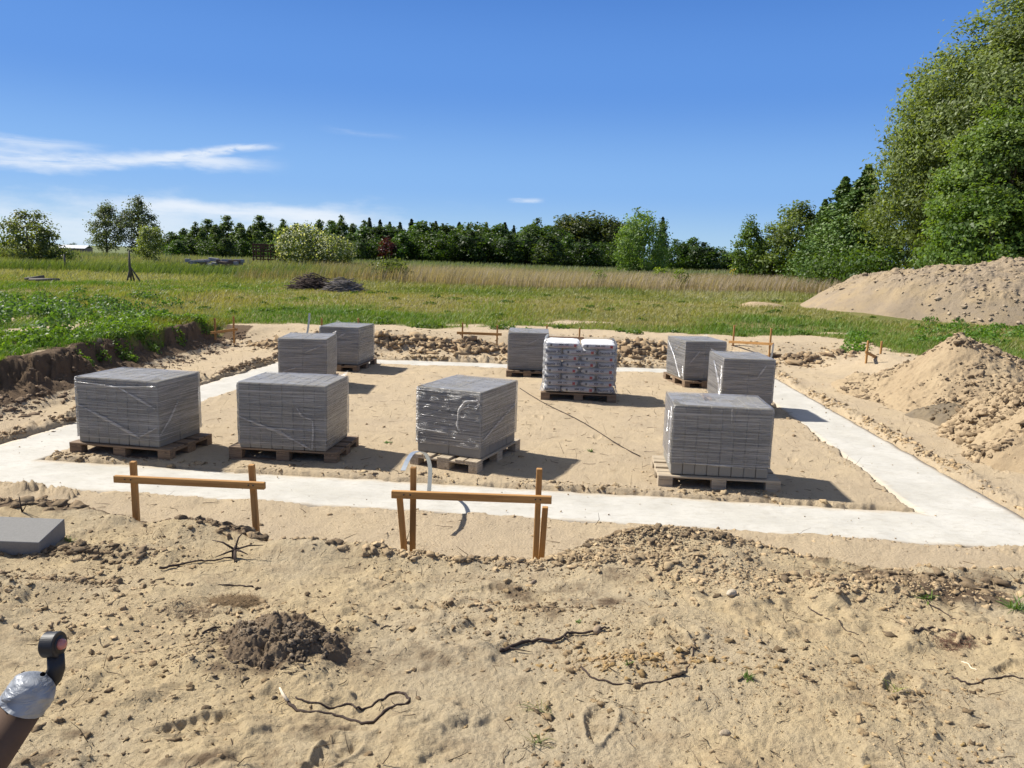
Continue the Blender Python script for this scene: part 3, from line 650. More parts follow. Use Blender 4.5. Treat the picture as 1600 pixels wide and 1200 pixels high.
def stack(key, x, y, a, kind, label, plabel, folds=(), off=(0, 0), lift=.03, skip=(), lightwood=False):
    rz = a if kind == 'L' else a+math.pi/2
    p = place_pallet(x, y, rz, plabel)
    if lightwood:
        for ch in p.children: ch.data = ch.data.copy(); ch.data.materials[0] = M_palg
    t = thing('block_stack', label, 'block stack', (x+off[0], y+off[1], PZ), rz, GB)
    for k in range(3):
        for j in range(2):
            for i in range(8):
                if (i, j, k) in skip: continue
                link('concrete_block', ME_block, t, ((i-3.5)*.1197+random.uniform(-.001, .001), (j-.5)*.3778+random.uniform(-.003, .003), k*.2347+.0005), random.uniform(-.004, .004))
    sd_ = sum(map(ord, key)); link('stretch_film', film_mesh(kind, folds, sd_, lift), t)
    return t
stack('A', -4.10, 8.42, -.178, 'L', 'film-wrapped stack of grey concrete blocks, leftmost, beside the left footing', 'brown pallet under the leftmost block stack',
      [('f', .05, [(-.47, .42), (-.1, .26), (.25, .10), (.47, .22)]), ('r', .045, [(-.38, .14), (-.2, .28), (-.05, .45)]), ('f', .04, [(.05, .62), (.3, .5), (.46, .42)]), ('f', .03, [(-.47, .66), (0, .63), (.47, .66)])], (-.02, .02), .06)
stack('B', -2.402, 8.47, -.093, 'L', 'film-wrapped grey block stack, second from left in the front row', 'pallet under the second block stack from the left',
      [('f', .05, [(-.47, .34), (0, .18), (.32, .02)]), ('f', .035, [(.33, .02), (.345, .2), (.34, .34)]), ('f', .03, [(.34, .34), (.22, .38), (.16, .48)]), ('f', .02, [(-.47, .24), (.47, .22)])], (0, -.02), .04)
stack('C', -.479, 8.503, -.39, 'S', 'film-wrapped grey block stack turned askew, behind the board with the curved steel strip', 'pale pallet set askew under the centre block stack',
      [('f', .05, [(.34, .62), (.2, .60), (.13, .50), (.11, .34), (.15, .26)]), ('f', .03, [(.12, .5), (.25, .56)]), ('f', .025, [(-.37, .25), (0, .24)]), ('r', .03, [(-.45, .20), (0, .33), (.4, .45)])], (0, .0), .10, (), True)
stack('D', 2.131, 7.877, -.094, 'L', 'film-wrapped grey block stack with a gap in its top, at front right', 'pale pallet under the front right block stack',
      [('l', .10, [(-.3, .68), (-.28, .4), (-.32, .1)]), ('l', .06, [(-.1, .6), (0, .35)]), ('f', .015, [(.08, .7), (.085, .55)]), ('f', .025, [(-.47, .13), (.47, .1)])], (.0, .02), .11, ((3, 1, 2),), True)
stack('E', -3.431, 12.912, .06, 'S', 'film-wrapped grey block stack, the front one of the pair at back left', 'pallet under the front stack of the back left pair',
      [('f', .04, [(-.36, .0), (-.3, .18), (-.1, .24)]), ('f', .03, [(.05, .5), (.3, .6)])], (0, 0), .05)
stack('F', -3.251, 15.162, -.129, 'S', 'film-wrapped grey block stack, the rear one of the pair at back left', 'pallet under the rear stack of the back left pair',
      [('f', .05, [(0, .52), (.14, .6)]), ('r', .03, [(-.2, .5), (-.19, .65)])], (0, -.03), .07)
stack('G', .3, 15.1, -.03, 'S', 'film-wrapped grey block stack just left of the white cement bags', 'pallet under the stack beside the cement bags',
      [('f', .03, [(.0, .5), (.2, .6)])], (0, 0), .05)
stack('I', 3.427, 14.455, .136, 'S', 'film-wrapped grey block stack at back right, rear one of the pair', 'pallet under the rear stack of the back right pair',
      [('l', .07, [(-.47, .1), (-.3, .03), (.1, .4), (.45, .62)]), ('l', .05, [(-.44, .25), (-.46, .05)]), ('f', .04, [(-.3, .3), (-.1, .55)]), ('l', .05, [(-.2, .6), (0, .5)])], (0, 0), .05)
stack('J', 3.53, 12.0, -.03, 'S', 'film-wrapped grey block stack at back right, front one of the pair', 'pallet under the front stack of the back right pair',
      [('l', .12, [(-.40, .05), (-.3, .3), (.1, .6)]), ('f', .05, [(.12, .42), (.25, .62)]), ('l', .08, [(-.44, .6), (-.42, .1)])], (.03, 0), .05)

# cement bags
def text_mesh(txt, size, mat, name):
    cu = bpy.data.curves.new('t', 'FONT'); cu.body = txt; cu.size = size; cu.align_x = 'CENTER'; cu.align_y = 'CENTER'; cu.extrude = .0012; cu.offset = size*.012
    o = bpy.data.objects.new('t', cu); C.objects.link(o); dg = bpy.context.evaluated_depsgraph_get(); me_ = bpy.data.meshes.new_from_object(o.evaluated_get(dg)); bpy.data.objects.remove(o)
    me_.name = name; me_.materials.clear(); me_.materials.append(mat)
    me_.transform(Matrix.Rotation(math.pi/2, 4, 'X')); return me_
T_end = text_mesh('Baumit 30', .06, M_ink, 'print_end'); T_mm = text_mesh('MM 100', .045, M_ink, 'print_side')
q = MB(); q.box(-.022, .022, -.0015, .0015, -.022, .022); ME_red = q.me('red_mark', M_red)
q = MB(); q.box(-.015, .015, -.0015, .0015, -.018, .018); ME_grey = q.me('grey_mark', M_greyink)
q = MB(); q.box(-.15, .15, -.0012, .0012, -.0016, .0016); ME_line = q.me('fine_line', M_red)
def bag_mesh(lx, ly, lz, seed):
    nu, nv = 40, 18; V = []
    for j in range(nv+1):
        ph = -math.pi/2+math.pi*j/nv
        for i in range(nu):
            th = 2*math.pi*i/nu
            def sp(v, e): return math.copysign(abs(v)**e, v)
            x = sp(math.cos(ph), .45)*sp(math.cos(th), .32); y = sp(math.cos(ph), .45)*sp(math.sin(th), .32); z = sp(math.sin(ph), .62)
            V.append((x*lx/2, y*ly/2, z*lz/2))
    V = np.array(V); V += (np.stack([fbm(V[:, 0]*3+seed, V[:, 1]*3+V[:, 2]*8, 4, 3, seed+k) for k in range(3)], 1))*[.012, .012, .012]
    K = np.arange(nu*(nv+1)).reshape(nv+1, nu); Kn = np.roll(K, -1, 1)
    return mesh('cement_bag', V, np.stack([K[:-1], Kn[:-1], Kn[1:], K[1:]], -1).reshape(-1, 4), M_bag, smooth=True)
BL = [bag_mesh(.535, .40, .104, s_) for s_ in (1, 2, 3)]; BE = [bag_mesh(.27, .535, .104, s_) for s_ in (4, 5)]
bx_, by_, ba = 1.09, 12.55, -.07
place_pallet(bx_, by_, ba, 'dark pallet under the white cement bags')
bt = thing('bag_stack', 'white paper cement bags stacked eight high on a pallet', 'bag stack', (bx_, by_, PZ), ba)
def bagprint(b, kind, ly, z):
    f = -ly/2-.007
    if kind == 'side':
        link('print_text', T_mm, b, (.02, f, .010)); link('red_mark', ME_red, b, (.20, f, .0)); link('grey_mark', ME_grey, b, (-.18, f, 0)); link('fine_line', ME_line, b, (.02, f, -.020))
    else:
        link('print_text', T_end, b, (0, f, 0))
for k in range(8):
    z = .055+k*.1005
    if k % 2:
        row = [(-.278, -.185, 0), (.285, -.185, 0), (-.278, .19, 0), (.285, .19, 0)]
        for x, y, _ in row:
            b = link('cement_bag', random.choice(BL), bt, (x+random.uniform(-.012, .008), y, z), random.uniform(-.02, .02))
            if y < 0: bagprint(b, 'side', .40, z)
    else:
        for x in (-.43, .42):
            b = link('cement_bag', random.choice(BE), bt, (x, -.118, z), random.uniform(-.02, .02)); bagprint(b, 'end', .535, z)
            link('cement_bag', random.choice(BE), bt, (x, .30, z))
        b = link('cement_bag', random.choice(BL), bt, (-.01, -.185, z), random.uniform(-.02, .02)); bagprint(b, 'side', .40, z)
        link('cement_bag', random.choice(BL), bt, (0, .21, z))
def bagfilm():
    n, nz = 120, 26; V = []
    for j in range(nz):
        z = .02+.81*j/(nz-1)
        for i in range(n):
            th = 2*math.pi*i/n; cx_, sy = math.cos(th), math.sin(th)
            x = math.copysign(abs(cx_)**.22, cx_)*.585; y = math.copysign(abs(sy)**.22, sy)*.41
            fl = 1+.06*max(0, .12-z)/.12+.012*math.sin(z*63)+.012*random.uniform(-1, 1)
            if y < -.39 and abs(x) < .54: fl = 1+.002*random.uniform(-1, 1)
            tp = 1-.5*max(0, (z-.79)/.04)*.12
            V.append((x*fl*tp, y*fl*tp-.006, z+(.03*max(0, -x)/.58*max(0, z-.7)/.13)))
    K = np.arange(n*nz).reshape(nz, n); Kn = np.roll(K, -1, 1); F_ = np.stack([K[:-1], Kn[:-1], Kn[1:], K[1:]], -1).reshape(-1, 4)
    return mesh('stretch_film', np.array(V), F_, film_mat('bag_film', .0, .10), smooth=True)
link('stretch_film', bagfilm(), bt)

# ------------------------------------------------------------------ batter boards (posts and a rail)
def gp(px, py, it=14):
    z = 0.3
    for _ in range(it):
        x, y = at(px, py, z); z = .5*z+.5*hz(x, y)
    x, y = at(px, py, z); return Vector((x, y, z))
def post_me(h, lean, s=.037, dpt=.35):
    m = MB(); m.box(-s/2, s/2, -s/2, s/2, -dpt, h, .003)
    m.v = [(x+(z+dpt)*lean[0]-dpt*lean[0], y+z*lean[1], z) for x, y, z in m.v]; return m.me('post', M_timber_v)
def batter(label, posts, rail, th=.045, rh=.05, front=True):
    """posts: (x, y, base z, top z, lean); rail: p, q end points of the board"""
    c = Vector((sum(p[0] for p in posts)/len(posts), sum(p[1] for p in posts)/len(posts), posts[0][2]))
    t = thing('batter_board', label, 'batter board', c, 0, 'timber batter boards set out round the footing')
    for p in posts:
        link('post', post_me(p[3]-p[2], p[4] if len(p) > 4 else (0, 0)), t, Vector(p[:3])-c)
    p, q = Vector(rail[0]), Vector(rail[1]); L_ = (q-p).length; m = MB(); m.box(-L_/2, L_/2, -th/2, th/2, -rh/2, rh/2, .003)
    o = m.build('rail', M_timber, t); d = q-p
    o.location = (p+q)/2-c; o.rotation_euler = (0, -math.atan2(d.z, math.hypot(d.x, d.y)), math.atan2(d.y, d.x))
    for e_ in (-.42, -.38, .40, .43):
        n_ = MB(); n_.tube([(L_*e_, -th/2-.001, .004), (L_*e_, -th/2-.004, .004)], .005, 8); n_.build('nail_head', M_rubber, o)
    return t
def onz(px, py, depth): return ray(px, py, depth)
def bpost(px, pyt, depth, base, dx=0, s=0):
    top = ray(px, pyt, depth); return (top.x-dx, top.y, base, top.z, (dx/(top.z-base), 0))
d1, d2 = 5.12, 4.95
batter('timber batter board nearest the camera at left, one post leaning', [bpost(208, 721, d1, .1, -.005), bpost(393, 726, d1-.1, .1, -.035)],
       (ray(179, 748, d1-.07), ray(414, 759, d1-.17)), .032, .046)
batter('timber batter board in the centre foreground with doubled posts', [bpost(646, 730, d2, .1), bpost(843, 732, d2-.05, .1, .006), bpost(624, 772, d2+.01, .1, -.055), bpost(852, 792, d2+.02, .1, .02)],
       (ray(612, 772, d2-.07), ray(862, 781, d2-.12)), .032, .048)
def batter_far(label, pts, raily, base, D=None, ext=.12):
    ps = []; P = []
    for px, pyt, pyb in pts:
        g = Vector((*at(px, pyb, base), base)); t_ = ray(px, pyt, 1); dr = (t_-Vector((0, 0, EYE))); s_ = g.y/dr.y; tz = EYE+dr.z*s_
        ps.append((g.x, g.y, base-.02, tz, (0, 0)))
        dr = ray(px, raily[len(P)], 1)-Vector((0, 0, EYE)); P.append(Vector((0, 0, EYE))+dr*(g.y/dr.y))
    d = (P[1]-P[0]).normalized(); P = [P[0]-d*ext, P[1]+d*ext]; off = Vector((0, -.05, 0))
    return batter(label, ps, (P[0]+off, P[1]+off), .03, .06)
batter_far('timber batter board standing against the dark cut bank at left', [(337, 497, 541), (366, 494, 539)], (519, 515), 0., ext=.1)
batter_far('timber batter board whose posts rise behind the rear back left block stack', [(503, 497, 545), (560, 497, 547)], (520, 521), .0)
batter_far('timber batter board standing before the clod bank at the back centre', [(722, 504, 550), (776, 508, 552)], (520, 522), 0.)
batter_far('timber batter board half hidden behind the white cement bags', [(853, 508, 553), (904, 512, 556)], (527, 528), 0.)
batter_far('timber batter board with two tall posts beyond the back right block stacks', [(1144, 508, 556), (1201, 513, 565)], (534, 537), 0.)
batter_far('small timber batter board beside the pointed sand mound', [(1352, 532, 577), (1374, 533, 570)], (550, 561), 0.08, ext=.06)

# galvanised earthing strips
def strip(label, pts, wd=.03, side=(1, 0, 0)):
    P = [Vector(p) for p in pts]; Q = []
    for i in range(len(P)-1):
        a, b, c, d = P[max(i-1, 0)], P[i], P[i+1], P[min(i+2, len(P)-1)]
        for k in range(8):
            t = k/8; Q.append(.5*((2*b)+(c-a)*t+(2*a-5*b+4*c-d)*t*t+(3*b-a-3*c+d)*t**3))
    Q.append(P[-1]); V = []; s = Vector(side).normalized()
    for i, p in enumerate(Q):
        tg = (Q[min(i+1, len(Q)-1)]-Q[max(i-1, 0)]).normalized(); s2 = (s-tg*s.dot(tg)).normalized(); n_ = tg.cross(s2)
        V += [p+s2*wd/2+n_*.002, p-s2*wd/2+n_*.002, p-s2*wd/2-n_*.002, p+s2*wd/2-n_*.002]
    c = Vector(pts[0]); m = MB(); n = len(Q); m.add([v-c for v in V], [(i*4+k, i*4+(k+1) % 4, i*4+4+(k+1) % 4, i*4+4+k) for i in range(n-1) for k in range(4)]+[(0, 1, 2, 3), tuple((n-1)*4+k for k in (3, 2, 1, 0))])
    return tag(m.build('steel_strip', M_zinc, None, c), label, 'steel strip', 'galvanised earthing strips')
strip('galvanised steel strip bent over in an arch behind the centre batter board', [(-.775, 7.25, -.06), (-.76, 7.2, .2), (-.775, 7.02, .38), (-.81, 6.8, .475), (-.84, 6.52, .53), (-.855, 6.3, .525), (-.87, 6.14, .48)], .04, (1, -.25, 0))
strip('pale galvanised strip standing up behind the back left block stacks', [(-4.36, 16.35, -.05), (-4.38, 16.3, .35), (-4.33, 16.3, .66), (-4.30, 16.3, .95)], .04, (1, .3, 0))
strip('galvanised strip sticking up from the far right corner of the footing', [(5.15, 15.6, -.05), (5.17, 15.6, .15), (5.24, 15.62, .4), (5.26, 15.62, .66)], .04, (1, .3, 0))
q = MB(); P_ = [gp(812+(1000-812)*t, 607+(713-607)*t+2*math.sin(t*9)) for t in np.linspace(0, 1, 14)]
q.tube([p-P_[0]+Vector((0, 0, .008)) for p in P_], .006, 6); tag(q.build('thin_rod', M_rootpale if False else M_root, None, P_[0]), 'long thin dark rod lying on the sand in front of the cement bags', 'rod')

# ------------------------------------------------------------------ foreground debris
def root(label, pts, r, cat='root', mat=None, name='root', lift=.6, branch=(), wob=.006):
    Q = [gp(*p) for p in pts]; P = []
    for i in range(len(Q)-1):
        a, b, c, d = Q[max(i-1, 0)], Q[i], Q[i+1], Q[min(i+2, len(Q)-1)]
        for k in range(6):
            t = k/6; P.append(.5*((2*b)+(c-a)*t+(2*a-5*b+4*c-d)*t*t+(3*b-a-3*c+d)*t**3)+Vector([random.uniform(-wob, wob)*.6 for _ in range(3)]))
    P.append(Q[-1]); o = P[0].copy(); n = len(P)
    P = [Vector((p.x, p.y, hz(p.x, p.y)+r*(lift-.75+1.3*float(vn(np.array(i_*.45+r*900), np.array(1.5)))))) for i_, p in enumerate(P)]
    rad_ = [r*(1-.45*i/(n-1))*random.uniform(.82, 1.15) for i in range(n)]
    m = MB(); m.tube([p-o for p in P], rad_, 7)
    for (i, dx, dy, dz, br) in branch:
        b0 = P[min(i, n-1)]; m.tube([b0-o, b0-o+Vector((dx*.5, dy*.5, dz*.35)), b0-o+Vector((dx, dy, dz))], [br, br*.8, br*.3], 6)
    return tag(m.build(name, mat or M_root, None, o), label, cat)
r1 = root('long dark root bent in a narrow loop with one pale peeled end', [(449, 1098), (475, 1113), (525, 1119), (573, 1130), (600, 1112), (638, 1098), (632, 1086), (612, 1084), (590, 1097), (560, 1108), (545, 1101), (500, 1100), (462, 1091)], .0062)
P = [gp(437, 1078), gp(443, 1090), gp(450, 1099)]
q = MB(); q.tube([p-Vector(r1.location)+Vector((0, 0, .009)) for p in P], [.004, .0065, .006], 7); q.build('peeled_end', M_rootpale, r1)
root('thick dark forked root lying left of the small stone', [(781, 1019), (805, 1010), (835, 1003), (865, 1005), (890, 993), (920, 991), (952, 984)], .0085, lift=1.4, branch=((4, .10, -.03, 0, .004), (22, .03, -.06, .01, .003)))
root('thin dark root curving up at its right end near the yellow crumbs', [(908, 1042), (925, 1060), (965, 1070), (1010, 1068), (1050, 1060), (1072, 1048), (1082, 1020), (1085, 1004)], .0045, branch=((24, .06, .02, .02, .002), (6, .05, -.03, .0, .002)))
root('long thin root running left from the little stump', [(250, 891), (275, 886), (305, 880), (335, 880), (362, 874)], .007, lift=2)
root('dark twisted root at the right edge of the sand', [(1488, 1058), (1505, 1066), (1525, 1068), (1545, 1060), (1575, 1057), (1599, 1061)], .005)
root('dark root fragments lying beside the reddish fibres at right', [(1425, 988), (1450, 982), (1475, 984), (1495, 990)], .006, branch=((4, .05, -.05, 0, .004), (10, .07, -.04, .0, .004)))
root('short dark stick beside the dark soil heap', [(318, 990), (330, 982), (345, 979)], .005, 'stick', name='stick')
root('straight thin stick lying by the grey clods at right', [(1262, 948), (1290, 966), (1320, 982), (1342, 992)], .004, 'stick', name='stick')
root('slim dark stick under the green blades at right', [(1452, 944), (1475, 958), (1494, 968)], .004, 'stick', name='stick')
root('small pale peeled twig at far right', [(1503, 1034), (1515, 1040), (1526, 1047)], .004, 'twig', M_rootpale, 'twig')
root('tiny dark curved twig in the centre of the near sand', [(594, 984), (603, 979), (613, 978)], .004, 'twig', name='twig')
root('forked dark twig right of the centre batter board foot', [(395, 917), (370, 916), (340, 914)], .005, 'twig', name='twig')
# stump with upturned roots
s0 = gp(366, 872); q = MB(); q.tube([(0, 0, -.03), (.0, 0, .03), (.01, .005, .07)], [.016, .014, .009], 8)
for a_, l_, h_ in ((.2, .16, .03), (2.9, .14, .05), (-.4, .1, .0), (1.3, .09, .08), (3.6, .1, -.02), (-1.2, .08, -.04), (5.2, .09, -.04)):
    q.tube([(.005, 0, .05), (math.cos(a_)*l_*.5, math.sin(a_)*l_*.5, .05+h_*.7), (math.cos(a_)*l_, math.sin(a_)*l_, .04+h_)], [.007, .005, .002], 6)
tag(q.build('root_stump', M_root, None, s0), 'little dark root stump with splayed roots on the near sand', 'stump')
# dry fibre tufts
M_straw = col_mat('dry_fibres', .9)
def tuft(label, px, py, n, L_, spread, c1, c2, cat, up=.5, wd=.0012, name='grass_tuft', mat=None):
    g = gp(px, py); k = n; a = rng.uniform(0, 6.28, k); rr_ = rng.random(k)**.7*spread; X = np.cos(a)*rr_; Y = np.sin(a)*rr_*.7
    Z = height(X+g.x, Y+g.y)-g.z
    el_ = rng.uniform(.1, 1., k)*up*1.5; da = rng.uniform(0, 6.28, k); l = L_*rng.uniform(.4, 1, k)
    d = np.stack([np.cos(da)*np.cos(el_), np.sin(da)*np.cos(el_), np.sin(el_)], 1); s = np.stack([-np.sin(da), np.cos(da), 0*da], 1)
    P0 = np.stack([X, Y, Z], 1); mid = P0+d*(l*.55)[:, None]; end = P0+d*l[:, None]; end[:, 2] -= l*.35*rng.random(k); end[:, 2] = np.maximum(end[:, 2], Z+.002)
    w0 = wd*rng.uniform(.7, 1.4, k)[:, None]; V = np.stack([P0-s*w0, P0+s*w0, mid+s*w0, mid-s*w0, end], 1)
    F0 = np.array([[0, 1, 2, 3], [3, 2, 4, 4]]); F_ = []
    me_ = bpy.data.meshes.new(name); Vv = V.reshape(-1, 3); fs = []
    for i in range(k): fs += [(i*5, i*5+1, i*5+2, i*5+3), (i*5+3, i*5+2, i*5+4)]
    me_.from_pydata(Vv.tolist(), [], fs); ca = me_.color_attributes.new('Col', 'FLOAT_COLOR', 'POINT'); cc = np.ones((len(Vv), 4), np.float32); cc[:, :3] = np.repeat(ccol(k, c1, c2), 5, 0); ca.data.foreach_set('color', cc.ravel())
    me_.materials.append(mat or M_straw); return tag(link(name, me_, None, g), label, cat)
tuft('matted clump of brown dead fibres behind the dark soil heap', 366, 940, 1500, .07, .13, (.13, .09, .05), (.28, .19, .10), 'dead grass', .3, .0009, 'dead_grass')
tuft('sparse brown fibres spread left of the dead grass clump', 300, 955, 500, .05, .13, (.16, .11, .07), (.3, .22, .13), 'dead grass', .2, .0009, 'dead_grass')
tuft('reddish fibre clump beside root fragments at right', 1490, 1004, 500, .05, .09, (.13, .07, .045), (.24, .14, .09), 'dead grass', .25, .0009, 'dead_grass')
GR1, GR2 = (.06, .13, .02), (.16, .22, .05)
tuft('small green grass sprout at lower right of centre', 1168, 1060, 26, .055, .02, GR1, GR2, 'sprout', .8, .0022, 'sprout', M_blade)
tuft('tiny green sprout above the thin curved root', 983, 1038, 16, .035, .012, GR1, GR2, 'sprout', .8, .0018, 'sprout', M_blade)
tuft('tiny green sprout beside the small pale stone', 903, 972, 14, .03, .012, GR1, GR2, 'sprout', .8, .002, 'sprout', M_blade)
tuft('green grass blades on the grey soil at right', 1450, 935, 26, .11, .03, GR1, GR2, 'sprout', .5, .0026, 'sprout', M_blade)
tuft('long green grass blades at the far right edge', 1588, 952, 40, .13, .04, GR1, GR2, 'sprout', .6, .0026, 'sprout', M_blade)
tuft('pale green grass sprig in front of the twisted root', 1395, 1082, 14, .09, .02, (.2, .24, .05), (.3, .3, .1), 'sprout', .7, .002, 'sprout', M_blade)
tuft('thin dry grass sprout at the bottom of the picture', 840, 1160, 18, .08, .03, (.1, .15, .04), (.28, .24, .12), 'sprout', .5, .0016, 'sprout', M_blade)
tuft('loose wisps of green grass below the forked root', 848, 1110, 16, .09, .04, (.1, .15, .04), (.28, .24, .12), 'sprout', .5, .0014, 'sprout', M_blade)
tuft('little green weed near the grey block', 107, 846, 22, .05, .03, (.2, .25, .05), (.3, .32, .1), 'sprout', .7, .003, 'sprout', M_blade)
tuft('small green sprout on the sand inside the footing', 923, 706, 14, .07, .02, GR1, GR2, 'sprout', .9, .005, 'sprout', M_blade)
tuft('flat green sprout between the second and third block stacks', 605, 692, 18, .08, .04, GR1, GR2, 'sprout', .3, .007, 'sprout', M_blade)
# stones
def stone(px, py, r, label, c=(.34, .27, .19), name='stone'):
    g = gp(px, py); m = clod_mesh(name, np.array([0.]), np.array([0.]), np.array([r]), np.array([c]), 3, .2, lambda a, b: np.zeros(1), .10)
    o = link(name, m, None, g); tag(o, label, 'stone'); return o
stone(933, 986, .030, 'flat brown stone at the right end of the forked root', (.33, .25, .17))
stone(1143, 928, .032, 'pale rounded stone among the clods right of centre', (.5, .43, .33))
stone(1132, 1147, .020, 'small pale stone near the bottom right of centre', (.42, .34, .24))
stone(1243, 1082, .018, 'small brown stone in the lower right sand', (.32, .24, .15))
stone(833, 911, .024, 'grey-brown stone right of the centre batter board foot', (.28, .22, .16))
stone(1418, 966, .016, 'small grey stone before the grey soil at right', (.3, .26, .2))
stone(239, 1038, .016, 'small round brown stone left of the dark heap', (.3, .21, .12))
stone(172, 1030, .019, 'brown angular stone near the black lamp', (.3, .21, .12))
# grey block lying at the left edge
g = gp(10, 868); q = MB(); q.box(-.19, .19, -.13, .13, 0, .115, .003)
q.v = [(x-(.035 if x > 0 and y < 0 else 0), y, z) for x, y, z in q.v]
o = q.build('kerb_block', simple('pale_block', (.235, .228, .21), .9, 0, 90), None, (g.x-.02, g.y+.16, g.z-.01)); o.rotation_euler = (.2, .07, .16); tag(o, 'loose grey concrete block lying on the sand at the left edge', 'block')
# twigs on the little soil bank at left
for lab, pts, r_ in (('upright forked twig on the dark soil behind the grey block', [(35, 800), (32, 790), (30, 776)], .006), ('bent thin twig arching behind the grey block', [(32, 795), (45, 792), (58, 802), (68, 808)], .004)):
    Q = [gp(pts[0][0], pts[0][1])]; dpt = Q[0].y
    for p in pts[1:]:
        dr = ray(*p, 1)-Vector((0, 0, EYE)); Q.append(Vector((0, 0, EYE))+dr*(dpt/dr.y))
    m = MB(); m.tube([p-Q[0] for p in Q], [r_, r_*.8, r_*.5, r_*.4][:len(Q)], 6); m.tube([Vector((0, 0, 0)), (Q[1]-Q[0])*.9+Vector((.05, 0, .03))], [r_*.7, r_*.3], 6)
    tag(m.build('twig', M_root, None, Q[0]), lab, 'twig')

# ---- marker lamp on a taped pole
def tape_mat():
    m, nt, p = newmat('silver_tape'); co = coords(nt)
    n = noise(nt, mapping(nt, co, (14, 14, 55)), 1, 4, .6, .8); n2 = noise(nt, co, 18, 3, .5)
    sock(nt, mixc(nt, sstep(nt, n2, .35, .65), (.20, .215, .24), (.36, .375, .39)), p.inputs['Base Color']); p.inputs['Roughness'].default_value = .42; p.inputs['Metallic'].default_value = .1
    nt.links.new(bump(nt, mth(nt, 'ADD', n, mth(nt, 'MULTIPLY', n2, .8)), 1., .008), p.inputs['Normal']); return m
M_tape = tape_mat()
M_pole = simple('dusty_dark_pole', (.12, .075, .05), .8, 0, 30)
hp = ray(83, 1007, 1.45); tp = ray(56, 1070, 1.42); ep = ray(-70, 1262, 1.33)
ax = (tp-ep).normalized(); gl_ = ep.copy()
while gl_.z > hz(gl_.x, gl_.y)-.2: gl_ -= ax*.05
def loc_(p): return Vector(p)-hp
t = thing('marker_lamp_pole', 'dusty pole bound with silver tape carrying a black rubber marker lamp', 'marker lamp', hp)
q = MB(); L_ = (tp-gl_).length-.03; q.tube([loc_(gl_+ax*L_*k/6) for k in range(7)], .037, 32); q.build('pole', M_pole, t)
n, nz = 48, 22; V = []; ux = ax.orthogonal().normalized(); uy = ax.cross(ux)
for j in range(nz):
    s_ = -.040+.060*j/(nz-1)
    for i in range(n):
        th = 2*math.pi*i/n; tl = .012*math.cos(th-1.); r_ = .0400+.0012*float(fbm(np.array([math.cos(th)*2.+5]), np.array([s_*70+math.sin(th)*2]), 1, 3, 4)[0])*4
        r_ += .0011*math.sin(s_*300+2.5*math.sin(th*2+1))*(.5+.5*math.sin(th*3+s_*40))
        if s_ > -.01: r_ = r_*math.sqrt(max(.0009, 1-((s_+.01)/.0302)**2))
        V.append(loc_(tp+ax*(s_+tl*(1 if s_ < -.02 else .3))+ux*math.cos(th)*r_+uy*math.sin(th)*r_))
K = np.arange(n*nz).reshape(nz, n); Kn = np.roll(K, -1, 1)
link('tape_wrap', mesh('tape_wrap', np.array([v[:] for v in V]), np.stack([K[:-1], Kn[:-1], Kn[1:], K[1:]], -1).reshape(-1, 4), M_tape, smooth=True), t)
ray_d = (hp-Vector((0, 0, EYE))).normalized()
la = (rr*.985+fw*(-.05)-dd*.05).normalized()          # lamp axis, pointing to the picture's right and a little to the camera
up_ = (-dd-la*(-dd).dot(la)).normalized()
q = MB(); q.tube([la*s for s in (-.0145, -.013, .011, .013)], [.0222, .0236, .0236, .0226], 40); q.sm = [False]*len(q.sm); q.build('lamp_housing', M_rubber, t)
def neck():
    pts = [-up_*.02+la*.004, -up_*.045+la*.004, -up_*.062-la*.004, -up_*.075-la*.016, loc_(tp)-ax*.02]
    q = MB(); q.tube(pts, [.015, .0155, .017, .0165, .017], 16, flat=.75); return q
neck().build('rubber_neck', M_rubber, t)
def lens_mat(name, c):
    m, nt, p = newmat(name); p.inputs['Base Color'].default_value = (*c, 1); p.inputs['Roughness'].default_value = .08; p.inputs['Specular IOR Level'].default_value = .6
    p.inputs['Transmission Weight'].default_value = .35; return m
for sgn, nm, cc in ((1, 'red_lens', (.75, .28, .24)), (-1, 'white_lens', (.85, .88, .9))):
    q = MB(); q.tube([la*sgn*s for s in (.0105, .0165, .021, .024, .025)], [.0105, .0105, .009, .006, .001], 24); o = q.build('lens', lens_mat(nm, cc), t)
    o['label'] = 'pinkish red domed lens' if sgn > 0 else 'clear white domed lens'
q = MB(); q.tube([la*.0128, la*.0138], [.0165, .016], 32); q.build('lens_ring', M_rubber, t)

# ------------------------------------------------------------------ grass, weeds and reeds
def blades(name, X, Y, Hh, Wd, cb, lean=(.25, .0), curve=.3, label='', cat='grass', zf=height, mat=None, parent=None):
    n = len(X); Z = zf(X, Y) if zf is height else zf(X, Y); a = rng.uniform(0, 6.28, n)
    s = np.stack([np.cos(a), np.sin(a), 0*a], 1)*Wd[:, None]/2
    ln = np.stack([np.full(n, lean[0])+rng.normal(0, curve, n), np.full(n, lean[1])+rng.normal(0, curve, n), np.ones(n)], 1)
    P0 = np.stack([X, Y, Z-.01], 1); mid = P0+ln*[.3, .3, .55]*Hh[:, None]; tip = P0+ln*[1, 1, 1.]*Hh[:, None]
    V = np.stack([P0-s, P0+s, mid+s*.8, mid-s*.8, tip+s*.1, tip-s*.1], 1).reshape(-1, 3)
    Fx = (np.array([[0, 1, 2, 3], [3, 2, 4, 5]])[None]+(np.arange(n)*6)[:, None, None]).reshape(-1, 4)
    o = link(name, mesh(name, V, Fx, mat or M_blade, col=np.repeat(cb, 6, 0)))
    return tag(o, label, cat, kind='stuff')
def fan(n, y0, y1, k=.72):
    y = y0*(y1/y0)**rng.random(n); return rng.uniform(-1, 1, n)*y*k, y
